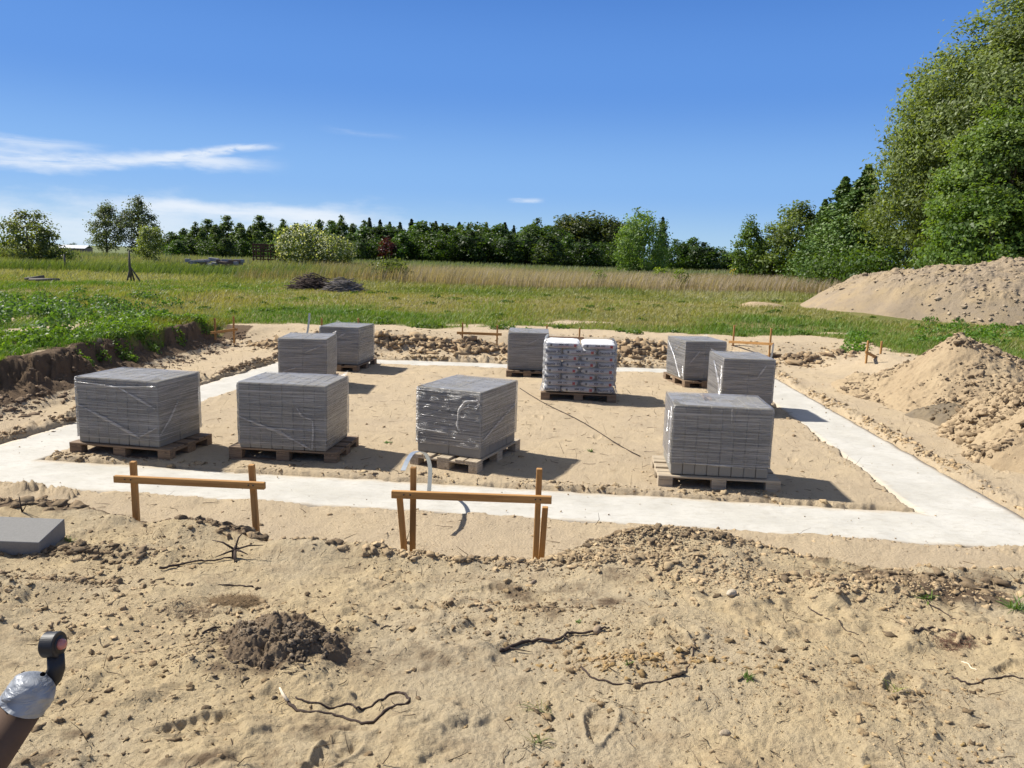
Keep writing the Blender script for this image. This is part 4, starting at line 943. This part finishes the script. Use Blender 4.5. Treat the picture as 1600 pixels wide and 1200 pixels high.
def gc(X, Y, cols, f=.25, seed=5, j=.22):
    """mix of colours picked by patches"""
    n = len(X); t = np.clip(.5+fbm(X, Y*.5, f, 4, seed)*2.2+rng.normal(0, .18, n), 0, .999)*(len(cols)-1); i = t.astype(int); fr = (t-i)[:, None]; c = np.array(cols)
    return np.clip((c[i]*(1-fr)+c[np.minimum(i+1, len(cols)-1)]*fr)*(1+rng.uniform(-j, j, (n, 1))), .005, .9)
G_ = [(.085, .17, .02), (.14, .22, .03), (.21, .245, .05), (.30, .27, .11)]
X, Y = fan(150000, 18.8, 40); k = grass_mask(X, Y) > .35+.3*rng.random(len(X)); k &= ~((Y > 27) & (X > 12.5) & (X < 30) & (Y < 36)); X, Y = X[k], Y[k]
blades('short_grass', X, Y, rng.uniform(.04, .12, len(X))*(1+.9*np.clip(fbm(X, Y, .4, 3, 33)*3, 0, 1)), rng.uniform(.010, .024, len(X))*Y/24, gc(X, Y, G_ if True else 0, .22, 5), label='patchy green and straw short grass beyond the dig', curve=.45)
n = 45000; X = -7.3-rng.random(n)**1.5*13; Y = rng.uniform(6, 21, n); k = (grass_mask(X, Y) > .45) & (-X < Y*.85); X, Y = X[k], Y[k]
blades('bank_grass', X, Y, rng.uniform(.05, .17, len(X)), rng.uniform(.008, .018, len(X)), gc(X, Y, G_[:3]+[(.2, .2, .04)], .6, 7), label='rough green grass along the top of the left bank', curve=.5)
n = 16000; X = rng.uniform(8.2, 14.5, n); Y = rng.uniform(11, 21, n); k = (grass_mask(X, Y) > .4) & (X < Y*.85); X, Y = X[k], Y[k]
blades('right_grass', X, Y, rng.uniform(.05, .15, len(X)), rng.uniform(.008, .018, len(X)), gc(X, Y, G_[:3], .5, 9), label='green grass beyond the sand mounds at right', curve=.5)
X, Y = fan(130000, 34, 62); k = np.ones(len(X), bool); k &= ~((X > 11) & (X < 33) & (Y < 36)); X, Y = X[k], Y[k]
hh = rng.uniform(.16, .42, len(X))*(1+.5*fbm(X, Y, .1, 3, 50)*2)*ss(Y, 30, 46)
gm = gc(X, Y, [(.11, .16, .03), (.18, .21, .045), (.28, .27, .12), (.38, .35, .22)], .09, 15)
blades('meadow_grass', X, Y, np.maximum(.08, hh), rng.uniform(.02, .045, len(X))*Y/45, gm, label='taller meadow grass, green with pale seed heads, beyond the short grass', curve=.35)
X, Y = fan(120000, 41, 66); edge = 44-2.5*ss(X, 5, 25)+fbm(X, Y, .12, 3, 18)*7; k = (Y > edge) & (X > -15+fbm(X, Y, .2, 2, 4)*6) & (rng.random(len(X)) < .55+ss(X, -12, 0)*.45); X, Y = X[k], Y[k]
blades('dry_reeds', X, Y, rng.uniform(.55, 1.12, len(X)), rng.uniform(.014, .034, len(X))*Y/45, gc(X, Y, [(.19, .20, .08), (.27, .215, .145), (.33, .26, .19), (.38, .31, .24)], .12, 19), (.22, 0), .13, label='band of tall dry purple-brown reed grass across the field', cat='reeds')
X, Y = fan(60000, 46, 75); k = X < -8; X, Y = X[k], Y[k]
blades('tall_green_grass', X, Y, rng.uniform(.35, .8, len(X)), rng.uniform(.03, .06, len(X)), gc(X, Y, [(.10, .145, .035), (.16, .205, .055), (.25, .27, .13)], .1, 20), (.3, 0), .2, label='tall green windblown grass in the left field')
X, Y = fan(60000, 64, 150); 
blades('far_crop', X, Y, rng.uniform(.5, .95, len(X)), rng.uniform(.05, .10, len(X))*Y/80, gc(X, Y, [(.13, .17, .07), (.19, .21, .11), (.25, .24, .15)], .03, 22, .12), (.15, 0), .12, label='even pale green crop in the far field', cat='crop')

def leaves(P, size, col, nb=.6, up=.25, wind=0., elong=1.35, out=None):
    """one folded leaf quad for each point; returns verts, faces, colours"""
    n = len(P); N = rng.normal(0, 1, (n, 3))
    if out is not None: N = N*nb+out
    N[:, 2] += up; N /= np.linalg.norm(N, axis=1)[:, None]
    T = rng.normal(0, 1, (n, 3)); T[:, 0] += wind*2.5; T -= N*(T*N).sum(1)[:, None]; T /= np.linalg.norm(T, axis=1)[:, None]+1e-9; B = np.cross(N, T)
    s = (size*rng.uniform(.6, 1.35, n))[:, None]
    V = np.stack([P-T*s*.5*elong, P+B*s*.42+N*s*.12, P+T*s*.5*elong, P-B*s*.42+N*s*.12], 1).reshape(-1, 3)
    return V, (np.arange(n)*4)[:, None]+np.array([0, 1, 2, 3]), np.repeat(col, 4, 0)
# leafy weeds
def weeds(name, label, spots, nleaf, sz, c1, c2, hgt):
    Ps, Cs, Os = [], [], []
    for x, y, r in spots:
        n = int(nleaf*r*r*4)+20; a = rng.uniform(0, 6.28, n); q = np.sqrt(rng.random(n))*r; X = x+np.cos(a)*q*1.3; Y = y+np.sin(a)*q; h_ = hgt*(.5+r)*(1-(q/r)**2*.6)*rng.random(n)**.6
        Ps.append(np.stack([X, Y, height(X, Y, False)+h_], 1)); Cs.append(ccol(n, c1, c2, .25)); Os.append(np.stack([np.cos(a)*q/r, np.sin(a)*q/r, np.full(n, .6)], 1))
    P = np.concatenate(Ps); V, F_, c = leaves(P, np.full(len(P), sz), np.concatenate(Cs), .7, .2, out=np.concatenate(Os))
    tag(link(name, mesh(name, V, F_, M_leaf, col=c)), label, 'weeds', kind='stuff')
sp = []
for _ in range(75):
    px = random.uniform(-30, 290)*random.random()**.4; py = random.gauss(484, 13)-px*.03; x, y = at(px, py, .55); sp.append((x, y, random.uniform(.12, .42)))
weeds('nettle_patch', 'patch of dark green nettle-like weeds on the left', sp, 420, .06, (.06, .13, .025), (.13, .21, .06), .42)
sp = []
for _ in range(110):
    y = 9+9.6*random.random()**.7; sp.append((-7.4-random.random()**2*1.6-(.25 if y < 13 else 0), y, random.uniform(.08, .24)*(1.2 if y > 13 else .8)))
for _ in range(9): sp.append((-7.1+random.uniform(-.1, .12), random.uniform(10, 17), random.uniform(.06, .14)))
weeds('bank_weeds', 'leafy bright green weeds growing over the edge of the cut bank', sp, 1100, .042, (.08, .16, .02), (.17, .26, .04), .28)
sp = []
for _ in range(75):
    px = random.uniform(1430, 1640); py = random.uniform(500, 540); x, y = at(px, py, .4); sp.append((x, y, random.uniform(.1, .3)))
for _ in range(14): x, y = at(random.uniform(1325, 1350), random.uniform(530, 552), .3); sp.append((x, y, random.uniform(.1, .22)))
weeds('right_weeds', 'low leafy green weeds along the foot of the big soil heap', sp, 380, .06, (.08, .17, .02), (.14, .24, .04), .28)
sp = []
for _ in range(110): X, Y = fan(1, 20, 36); sp.append((float(X[0]), float(Y[0]), random.uniform(.08, .25)))
weeds('meadow_weeds', 'scattered low leafy weeds in the short grass', sp, 500, .06, (.06, .12, .015), (.12, .18, .03), .15)

# ------------------------------------------------------------------ trees
def crown_mesh(name, shape, h, rx, nclump, nleaf, size, c1, c2, z0=.0, wind=.3, lean=0., cr=.16, seedcol=.25, ry=None, elong=1.35, mat=None, limb=None, gap=.0):
    ry = ry or rx; n = nclump
    if shape == 'conifer':
        t = rng.random(n)**1.25; zc = z0+(h-z0)*t; rad_ = rx*(1-t)**.95*(.5+.5*rng.random(n))
        a = rng.uniform(0, 6.28, n); q = rad_*rng.random(n)**.35; Pc = np.stack([np.cos(a)*q, np.sin(a)*q, zc-q*.25], 1); out = np.stack([np.cos(a), np.sin(a), np.full(n, .3)], 1); crr = cr*rx*(.10+1.25*(1-t))
    else:
        D = rng.normal(0, 1, (n, 3)); lowf = 1. if shape == 'full' else 0.; D /= np.linalg.norm(D, axis=1)[:, None]
        az_ = np.arctan2(D[:, 1], D[:, 0]); q = ((.72+.28*rng.random(n)) if lowf else (.45+.55*rng.random(n)**.45))*(1+(.22 if lowf else .5)*fbm(az_*1.1+5, D[:, 2]*2.2+rng.random()*9, 1., 3, int(rng.integers(99))))
        hz_ = (h-z0)/2; zc = D[:, 2]*q
        if shape == 'birch': wr = np.clip(1.05-.55*(zc+.2), .25, 1.1)
        elif shape == 'bush': wr = 1+.0*zc
        else: wr = 1+.12*(-zc)+lowf*(.45*np.minimum(zc, 0)**2+.0*np.maximum(zc, 0)**2)
        Pc = np.stack([D[:, 0]*q*rx*wr, D[:, 1]*q*ry*wr, z0+hz_+zc*hz_], 1); out = D; crr = cr*rx*(.6+.8*rng.random(n))
        if gap: k = fbm(Pc[:, 0]*1.+Pc[:, 1], Pc[:, 2], 2.2/rx, 3, 7) > -gap; Pc, out, crr = Pc[k], out[k], crr[k]; n = len(Pc)
    Pc[:, 0] += lean*(np.clip(Pc[:, 2]/h, 0, 1)**2)*h
    cc = ccol(n, c1, c2, seedcol)
    i = rng.integers(0, n, nleaf); L = np.clip(rng.normal(0, .55, (nleaf, 3)), -1., 1.)*crr[i][:, None]*[1.15, 1.15, .8]
    P = Pc[i]+L; P[:, 2] = np.maximum(P[:, 2], .05)
    V, F_, c = leaves(P, np.full(nleaf, size), np.clip(cc[i]*(1+rng.uniform(-.2, .2, (nleaf, 1))), .004, .9), .75, .25, wind, elong, out=out[i])
    return mesh(name, V, F_, mat or M_leaf, col=c, ), Pc
def trunk_mesh(h, r, Pc, lean=0., nl=10, zt=.85):
    m = MB(); ps = [Vector((lean*(k/7*zt)**2*h+random.uniform(-.02, .02)*h*.3, random.uniform(-.02, .02)*h*.3, h*zt*k/7-(.15 if k == 0 else 0))) for k in range(8)]
    m.tube(ps, [r*(1-.85*k/7) for k in range(8)], 8)
    for j in rng.choice(len(Pc), min(nl, len(Pc)), replace=False):
        e = Vector(Pc[j]); k = min(6, max(1, int((e.z/h)*.6/zt*7))); b = ps[k]
        m.tube([b, b.lerp(e, .5)+Vector((0, 0, .03*h)), e], [r*.38, r*.22, r*.06], 6)
    return m.me('trunk', M_bark)
def tree_proto(name, shape, h, rx, nclump, nleaf, size, c1, c2, **k):
    lean = k.get('lean', 0); cm, Pc = crown_mesh('crown', shape, h, rx, nclump, nleaf, size, c1, c2, **k)
    return name, cm, trunk_mesh(h, .022*h, Pc, lean, 14, .92 if shape == 'conifer' else .75), h
def put_tree(pr, label, px, pytop, depth, base=.4, cat='tree', group=None, wid=1., rz=None):
    name, cm, tm, h = pr
    top = ray(px, pytop, depth); gx, gy = top.x, top.y; bz = hz(gx, gy)-.05; s = max(.2, (top.z-bz)/h)
    o = thing(name, label, cat, (gx, gy, bz), random.uniform(-.5, .5) if rz is None else rz, group)
    link('trunk', tm, o); link('crown', cm, o); o.scale = (s*wid, s*wid, s); return o
LB = 1
DG1, DG2 = (.022, .048, .012), (.045, .085, .018)
MG1, MG2 = (.035, .075, .012), (.075, .13, .022)
BR1, BR2 = (.06, .105, .025), (.12, .165, .05)
T = {}
T['birch'] = [tree_proto('birch_tree', 'birch', 9, 1.9, 150, 3400, .30, BR1, BR2, z0=.6, lean=.05, cr=.24, wind=.4) for _ in range(3)]
T['pine'] = [tree_proto('conifer', 'conifer', 10, 3.0, 260, 6000, .24, (.02, .045, .018), (.045, .08, .028), z0=.3, cr=.20, mat=M_needle, wind=0) for _ in range(3)]
T['round'] = [tree_proto('deciduous_tree', sh_, 7, rx_q, 150, 4200, .32, ca_, cb_, z0=.1, cr=.22, wind=.4) for sh_, rx_q, ca_, cb_ in (('round', 3.2, (.025, .062, .01), (.07, .12, .02)), ('birch', 2.9, (.035, .085, .012), (.09, .15, .028)), ('round', 2.6, (.02, .048, .012), (.055, .09, .02)), ('bush', 3.5, (.035, .075, .01), (.08, .125, .022)), ('birch', 2.6, (.03, .06, .018), (.08, .11, .035)))]
T['oak'] = [tree_proto('oak_tree', 'round', 10, 3.6, 170, 5600, .36, (.05, .075, .02), (.11, .125, .035), z0=1., cr=.24) for _ in range(2)]
GT = 'trees of the far woodland edge'
ORD = 'first second third fourth fifth sixth seventh eighth ninth tenth eleventh twelfth thirteenth fourteenth fifteenth sixteenth seventeenth eighteenth nineteenth twentieth'.split()
zones = [(0, 385, 'left of the timber rack'), (385, 450, 'above the timber rack'), (450, 550, 'behind the flowering bush'), (550, 640, 'near the maroon tree'),
         (640, 800, 'right of the maroon tree'), (800, 950, 'above the cement bags'), (950, 1052, 'behind the light green tree'), (1052, 1200, 'right of the light green tree')]
look = {'birch': ('wispy', 'birch'), 'pine': ('dark pointed', 'conifer'), 'round': ('rounded green', 'tree'), 'oak': ('broad brownish green', 'tree')}
line = [('birch', p, y, 150) for p, y in ((268, 372), (285, 358), (302, 350), (322, 344), (335, 352), (351, 338), (372, 349), (388, 356), (403, 338), (418, 352), (440, 346), (462, 350), (478, 356), (497, 344), (515, 346), (531, 340), (549, 350), (566, 348), (835, 344), (851, 354), (652, 350), (745, 354), (705, 354))]
line += [('pine', p, y, 158) for p, y in ((342, 360), (396, 362), (577, 343), (594, 346), (609, 350), (625, 350), (643, 345), (666, 353), (681, 349), (692, 352), (718, 350), (732, 353), (760, 350), (775, 357), (789, 351), (803, 355), (820, 357), (868, 356), (1036, 342))]
line += [('oak', p, y, 150) for p, y in ((884, 343), (906, 338), (930, 338), (956, 345), (975, 350))]
line += [('round', p, y, 132) for p, y in ((276, 380), (300, 376), (326, 380), (352, 376), (380, 378), (408, 380), (434, 376), (548, 380), (570, 378), (590, 378), (628, 370), (655, 367), (683, 367), (712, 365), (741, 367), (770, 370), (798, 372), (828, 370), (858, 373), (888, 374), (918, 379), (945, 384), (1062, 380), (1082, 379), (1102, 384), (1121, 391), (1137, 402), (1155, 399))]
line += [('round' if p > 480 or p < 290 else 'birch', p+random.uniform(-6, 6), y+random.uniform(-7, 9), 144) for p, y in [(276+i*20, 364-2*(i > 13)) for i in range(15)]+[(572+i*21, 360) for i in range(15)]]
items = {}
for it in line:
    z_ = next(z[2] for z in zones if z[0] <= it[1] < z[1]); items.setdefault((it[0], z_), []).append(it)
for (kd, zn), L_ in items.items():
    L_.sort(key=lambda i: i[1])
    for j, (_, px, py, dp_) in enumerate(L_):
        a_, b2 = look[kd]
        lab = f'{a_} {b2}, far wood, {zn}' if len(L_) == 1 else f'{ORD[j]} {a_} {b2} from left, far wood {zn}'
        put_tree(T[kd][j % len(T[kd])], lab, px, py-3, dp_+random.uniform(-4, 4), group=GT, wid=random.uniform(.85, 1.3)*(1.15 if kd == 'round' else 1.25 if kd == 'pine' else 1.))
put_tree(tree_proto('maroon_tree', 'round', 5, 2.0, 60, 1500, .28, (.045, .012, .018), (.08, .02, .028), z0=.5, cr=.28), 'maroon-leaved tree in front of the far wood', 608, 374, 130)
# separate trees
put_tree(tree_proto('lime_tree', 'round', 8, 3.6, 230, 9500, .22, (.09, .16, .03), (.18, .26, .08), z0=.1, cr=.20, wind=.5), 'big light green tree standing before the far wood, right of centre', 1003, 334, 92, wid=.95)
put_tree(tree_proto('birch_tree', 'birch', 11, 4.0, 210, 7000, .26, (.08, .105, .05), (.14, .165, .09), z0=.8, cr=.20, lean=.04, wind=.6, gap=.12), 'left one of two tall grey-green birches on the left horizon', 163, 318, 150, wid=1.05)
put_tree(tree_proto('birch_tree', 'birch', 11, 4.0, 210, 6500, .26, (.08, .105, .055), (.14, .165, .10), z0=.8, cr=.20, lean=.05, wind=.6, gap=.14), 'right and taller one of two grey-green birches on the left horizon', 213, 308, 150, wid=1.)
put_tree(tree_proto('young_willow', 'bush', 4, 1.25, 120, 4200, .12, (.13, .17, .05), (.24, .28, .12), z0=.2, cr=.24, wind=.5, lean=.05), 'small pale green bush tree in front of the two birches', 232, 350, 66, wid=1.0)
put_tree(tree_proto('fruit_tree', 'round', 4.4, 2.0, 170, 6500, .15, (.09, .125, .035), (.2, .22, .09), z0=.1, cr=.20, wind=.3, lean=-.02), 'bushy olive green tree at the far left edge', 40, 331, 60, wid=1.05)
put_tree(tree_proto('low_bush', 'bush', 1.6, 1.6, 50, 1500, .14, (.05, .09, .02), (.12, .15, .05), z0=.0, cr=.3), 'low green bush right of the olive green tree', 90, 388, 62, cat='bush')
haw = tree_proto('flowering_bush', 'bush', 3.2, 2.0, 120, 4200, .15, (.09, .125, .035), (.17, .20, .08), z0=.0, cr=.24, wind=.4)
def blossom(o_, h, rx, n, sz, seed):
    D = rng.normal(0, 1, (n, 3)); D /= np.linalg.norm(D, axis=1)[:, None]; P = D*[rx, rx, h/2]*(.9+.2*rng.random((n, 1)))+[0, 0, h/2]; k = P[:, 2] > .2; P = P[k]
    V, F_, c = leaves(P, np.full(len(P), sz), ccol(len(P), (.55, .56, .42), (.66, .65, .5), .1), out=D[k]); link('blossom', mesh('blossom', V, F_, M_leaf, col=c), o_)
o = put_tree(haw, 'cream-flowering bush right of the timber rack, its left half', 474, 352, 70, cat='bush', wid=.92); blossom(o, 3.2, 2.0, 900, .14, 1)
o = put_tree(haw, 'cream-flowering bush right of the timber rack, its smaller right half', 520, 368, 69, cat='bush', wid=.95, rz=2.); blossom(o, 3.2, 2.0, 700, .14, 2)
put_tree(tree_proto('wild_rose_bush', 'bush', 1.6, 1.2, 60, 1600, .11, (.06, .09, .02), (.14, .17, .05), z0=0., cr=.3, lean=.1), 'low olive bush standing in the reeds right of the brush piles', 611, 404, 46, cat='bush')
for px, py, dpt, lb in ((1064, 419, 44, 'bright green sapling in the reeds below the far trees'), (934, 420, 46, 'thin sapling in the reeds left of the big light green tree'), (1028, 415, 52, 'leaning sapling at the foot of the big light green tree'), (672, 447, 38, 'small yellow-green plant alone in the meadow')):
    put_tree(tree_proto('sapling', 'bush', 1.5, .45, 24, 420, .10, (.12, .19, .02), (.2, .26, .04), z0=.1, cr=.35, lean=.15), lb, px, py, dpt, cat='sapling')
put_tree(tree_proto('broom_bush', 'bush', 1.4, .7, 30, 700, .12, (.5, .38, .02), (.6, .48, .04), z0=.2, cr=.35), 'yellow flowering bush at the foot of the leaning tree', 1156, 417, 64, cat='bush')
put_tree(tree_proto('leaning_tree', 'birch', 6, 1.7, 120, 5200, .17, (.08, .14, .025), (.15, .22, .06), z0=.0, cr=.24, lean=-.10, wind=.6), 'slender windblown tree with a forked top at the left end of the right-hand row', 1180, 343, 60, rz=0, wid=.95)
put_tree(tree_proto('leaning_tree', 'round', 4, 1.9, 90, 3600, .17, (.08, .13, .025), (.15, .20, .05), z0=.0, cr=.24), 'low bushy tree just right of the slender windblown tree', 1212, 372, 60, wid=1.1)
put_tree(tree_proto('larch_tree', 'birch', 8, 3.0, 210, 15000, .17, (.10, .14, .03), (.17, .215, .06), z0=.0, cr=.17, wind=.3, lean=.02), 'broad olive tree with a twiggy top, left of the dark spruces', 1248, 321, 60, wid=1.25)
for px, py, dpt, wd, lb in ((1290, 312, 56, 1.35, 'shortest and leftmost spruce of the right-hand row'), (1322, 277, 52, 1.6, 'middle spruce of the right-hand row'), (1358, 258, 48, 1.5, 'tall dark spruce right beside the huge leafy tree')):
    put_tree(tree_proto('spruce_tree', 'conifer', 9, 3.4, 520, 26000, .13, (.05, .105, .016), (.11, .175, .03), z0=.0, cr=.18, mat=M_needle, wind=0), lb, px, py, dpt, wid=wd)
put_tree(tree_proto('willow_tree', 'full', 16, 9.6, 2600, 270000, .12, (.15, .195, .055), (.205, .25, .095), z0=.0, cr=.075, wind=.7, elong=1.9, ry=7.5), 'huge leafy willow-like tree towering over the soil heap', 1702, -8, 39, wid=.97, rz=0)
put_tree(tree_proto('maple_tree', 'full', 9.5, 3.3, 620, 62000, .13, (.10, .165, .032), (.17, .235, .06), z0=.0, cr=.13, ry=2.6, elong=1.1, gap=.1), 'darker broad-leaved tree in front of the huge tree at the right edge', 1594, 160, 34.5, wid=1., rz=0)

for px, py, dpt, lb in ((1318, 388, 46, 'low green shrub at the foot of the middle spruce'), (1378, 388, 43, 'low green shrub between the tall spruce and the soil heap')):
    put_tree(tree_proto('shrub', 'bush', 3, 2.2, 90, 3800, .14, (.05, .10, .018), (.11, .17, .03), z0=.0, cr=.26), lb, px, py, dpt, cat='shrub')
put_tree(tree_proto('leafy_bush', 'bush', 5, 2.6, 190, 15000, .13, (.08, .145, .025), (.15, .22, .05), z0=.0, cr=.2), 'dense green bush hiding the foot of the broad-leaved tree at the right edge', 1560, 300, 33.2, cat='bush')
# ------------------------------------------------------------------ far objects
g = Vector((*at(421, 408, .5), .5)); g = ray(421, 405, 72); bz = hz(g.x, g.y)
t = thing('timber_rack', 'brown stained timber rack with slatted sides, left of the flowering bush', 'timber rack', (g.x, g.y, bz), .05)
for k in range(5):
    for y in (-.5, .5):
        m = MB(); m.box(-.05, .05, -.05, .05, 0, 1.55, .005); m.build('post', M_redwood, t, (-1.4+.7*k, y, 0))
for z_, hh_ in ((1.55, .14), (1.36, .10), (1.12, .10), (.55, .1)):
    for y in (-.58, .58):
        m = MB(); m.box(-1.5, 1.5, -.02, .02, 0, hh_, .004); m.build('rail', M_redwood, t, (0, y, z_))
m = MB(); m.box(-1.5, 1.5, -.45, .45, 0, .06, .005); m.build('shelf', M_redwood, t, (0, 0, .8)); t.scale = (.95, .95, 1.3)
g = ray(117, 392, 165); bz = hz(g.x, g.y)
t = thing('long_shed', 'long low shed with a pale roof on the left horizon', 'shed', (g.x, g.y, bz), .1)
m = MB(); m.box(-2.8, 2.8, -2, 2, 0, 1.15); m.build('wall', simple('shed_wall', (.25, .2, .17), .9), t)
m = MB(); m.add([(-3, -2.3, 1.1), (3, -2.3, 1.1), (3, 0, 1.75), (-3, 0, 1.75), (-3, 2.3, 1.1), (3, 2.3, 1.1), (-3, 0, 1.65), (3, 0, 1.65)], [(0, 1, 2, 3), (3, 2, 5, 4), (0, 3, 6), (1, 7, 2), (3, 4, 6), (2, 7, 5)]); m.build('roof', simple('pale_roof', (.62, .64, .66), .5), t)
m = MB(); m.box(-.4, .4, -2.02, -2.003, .05, .9); m.build('door', M_greywood, t, (1.2, 0, 0))
put_tree(tree_proto('distant_tree', 'round', 5, 3., 60, 1200, .3, DG1, DG2, z0=.1, cr=.3), 'small dark tree behind the pale shed roof', 112, 380, 200)
# pile of grey posts
g = ray(330, 409, 60); bz = hz(g.x, g.y)+.25
t = thing('post_pile', 'low pile of grey concrete posts and slabs in the left field', 'post pile', (g.x, g.y, bz))
M_pg = simple('pile_grey', (.26, .25, .26), .9, 0, 3); M_pb = simple('pile_brown', (.13, .09, .07), .9, 0, 3)
for k in range(34):
    m = MB(); L_ = random.uniform(.25, .9); m.box(-L_/2, L_/2, -.12, .12, 0, random.uniform(.12, .32), .02)
    o = m.build('slab', random.choice([M_pg, M_pg, M_pb]), t, (random.uniform(-2.2, 2.2), random.uniform(-.5, .5), random.uniform(.12, .55)), random.uniform(-.4, .4)); o.rotation_euler.y = random.uniform(-.12, .12)
# posts
g = ray(102, 424, 48); bz = hz(g.x, g.y); m = MB(); m.tube([(0, 0, -.2), (.01, 0, .55), (-.01, 0, 1.05)], [.06, .055, .05], 10)
tag(m.build('wooden_post', M_greywood, None, (g.x, g.y, bz)), 'single dark wooden post in the left meadow', 'post')
g = ray(205, 440, 38); bz = hz(g.x, g.y); m = MB()
t = thing('braced_post', 'weathered post propped by slanting braces in the left meadow', 'post', (g.x, g.y, bz))
m.tube([(-.02, 0, .25), (-.04, 0, .9), (-.03, 0, 1.55)], [.07, .06, .035], 10); m.build('post', M_greywood, t)
for dx, dy in ((-.22, -.05), (.55, 0), (.02, .35), (-.1, .2)):
    m = MB(); m.tube([(dx, dy, -.1), (dx*.45, dy*.45, .38), (-.02, 0, .78)], [.045, .04, .03], 8); m.build('brace', M_greywood, t)
g = gp(66, 441); t = thing('log', 'x', 'log')
m = MB(); m.tube([(-.7, 0, .08), (0, .02, .1), (.7, 0, .12)], [.09, .10, .09], 12); bpy.data.objects.remove(t)
tag(m.build('log', M_greywood, None, (g.x+.1, g.y, g.z), -.05), 'long grey log lying in the left meadow', 'log', 'logs in the left meadow')
m = MB(); m.tube([(-.4, 0, .1), (.4, .1, .25)], [.08, .07], 12); tag(m.build('log', M_greywood, None, (g.x-.55, g.y+.3, g.z), .2), 'shorter tilted grey log beside the long log', 'log', 'logs in the left meadow')
# brush piles
def brush(px, py, rx, h, n, label, c1, c2):
    g = gp(px, py); m = MB()
    V, F_, Cc = [], [], []
    for k in range(n):
        a = random.uniform(-.7, .7)+(math.pi if random.random() < .5 else 0); l = random.uniform(.4, 1.1)*rx; cx_ = random.gauss(0, .4)*rx; cy_ = random.gauss(0, .3)*rx; z_ = abs(random.gauss(.35, .3))*h*max(.1, 1-(cx_/rx)**2)
        d = Vector((math.cos(a)*math.cos(.3), math.sin(a)*.7, random.uniform(-.35, .35)))*l; b = Vector((cx_, cy_, z_)); m.tube([b-d*.5, b+Vector((0, 0, random.uniform(-.05, .1))), b+d*.5], [.022, .016, .006], 5)
    m.v = [(x, y, max(z, -.05)) for x, y, z in m.v]
    c = m.me('brush_pile', simple('brush_'+label[:4], c1, .9, 0, 4)); tag(link('brush_pile', c, None, g), label, 'brush pile')
brush(488, 453, .95, .62, 420, 'dark brown heap of dead branches in the meadow', (.085, .06, .05), 0)
brush(537, 455, .8, .5, 360, 'grey heap of dead branches right of the dark one', (.17, .15, .14), 0)
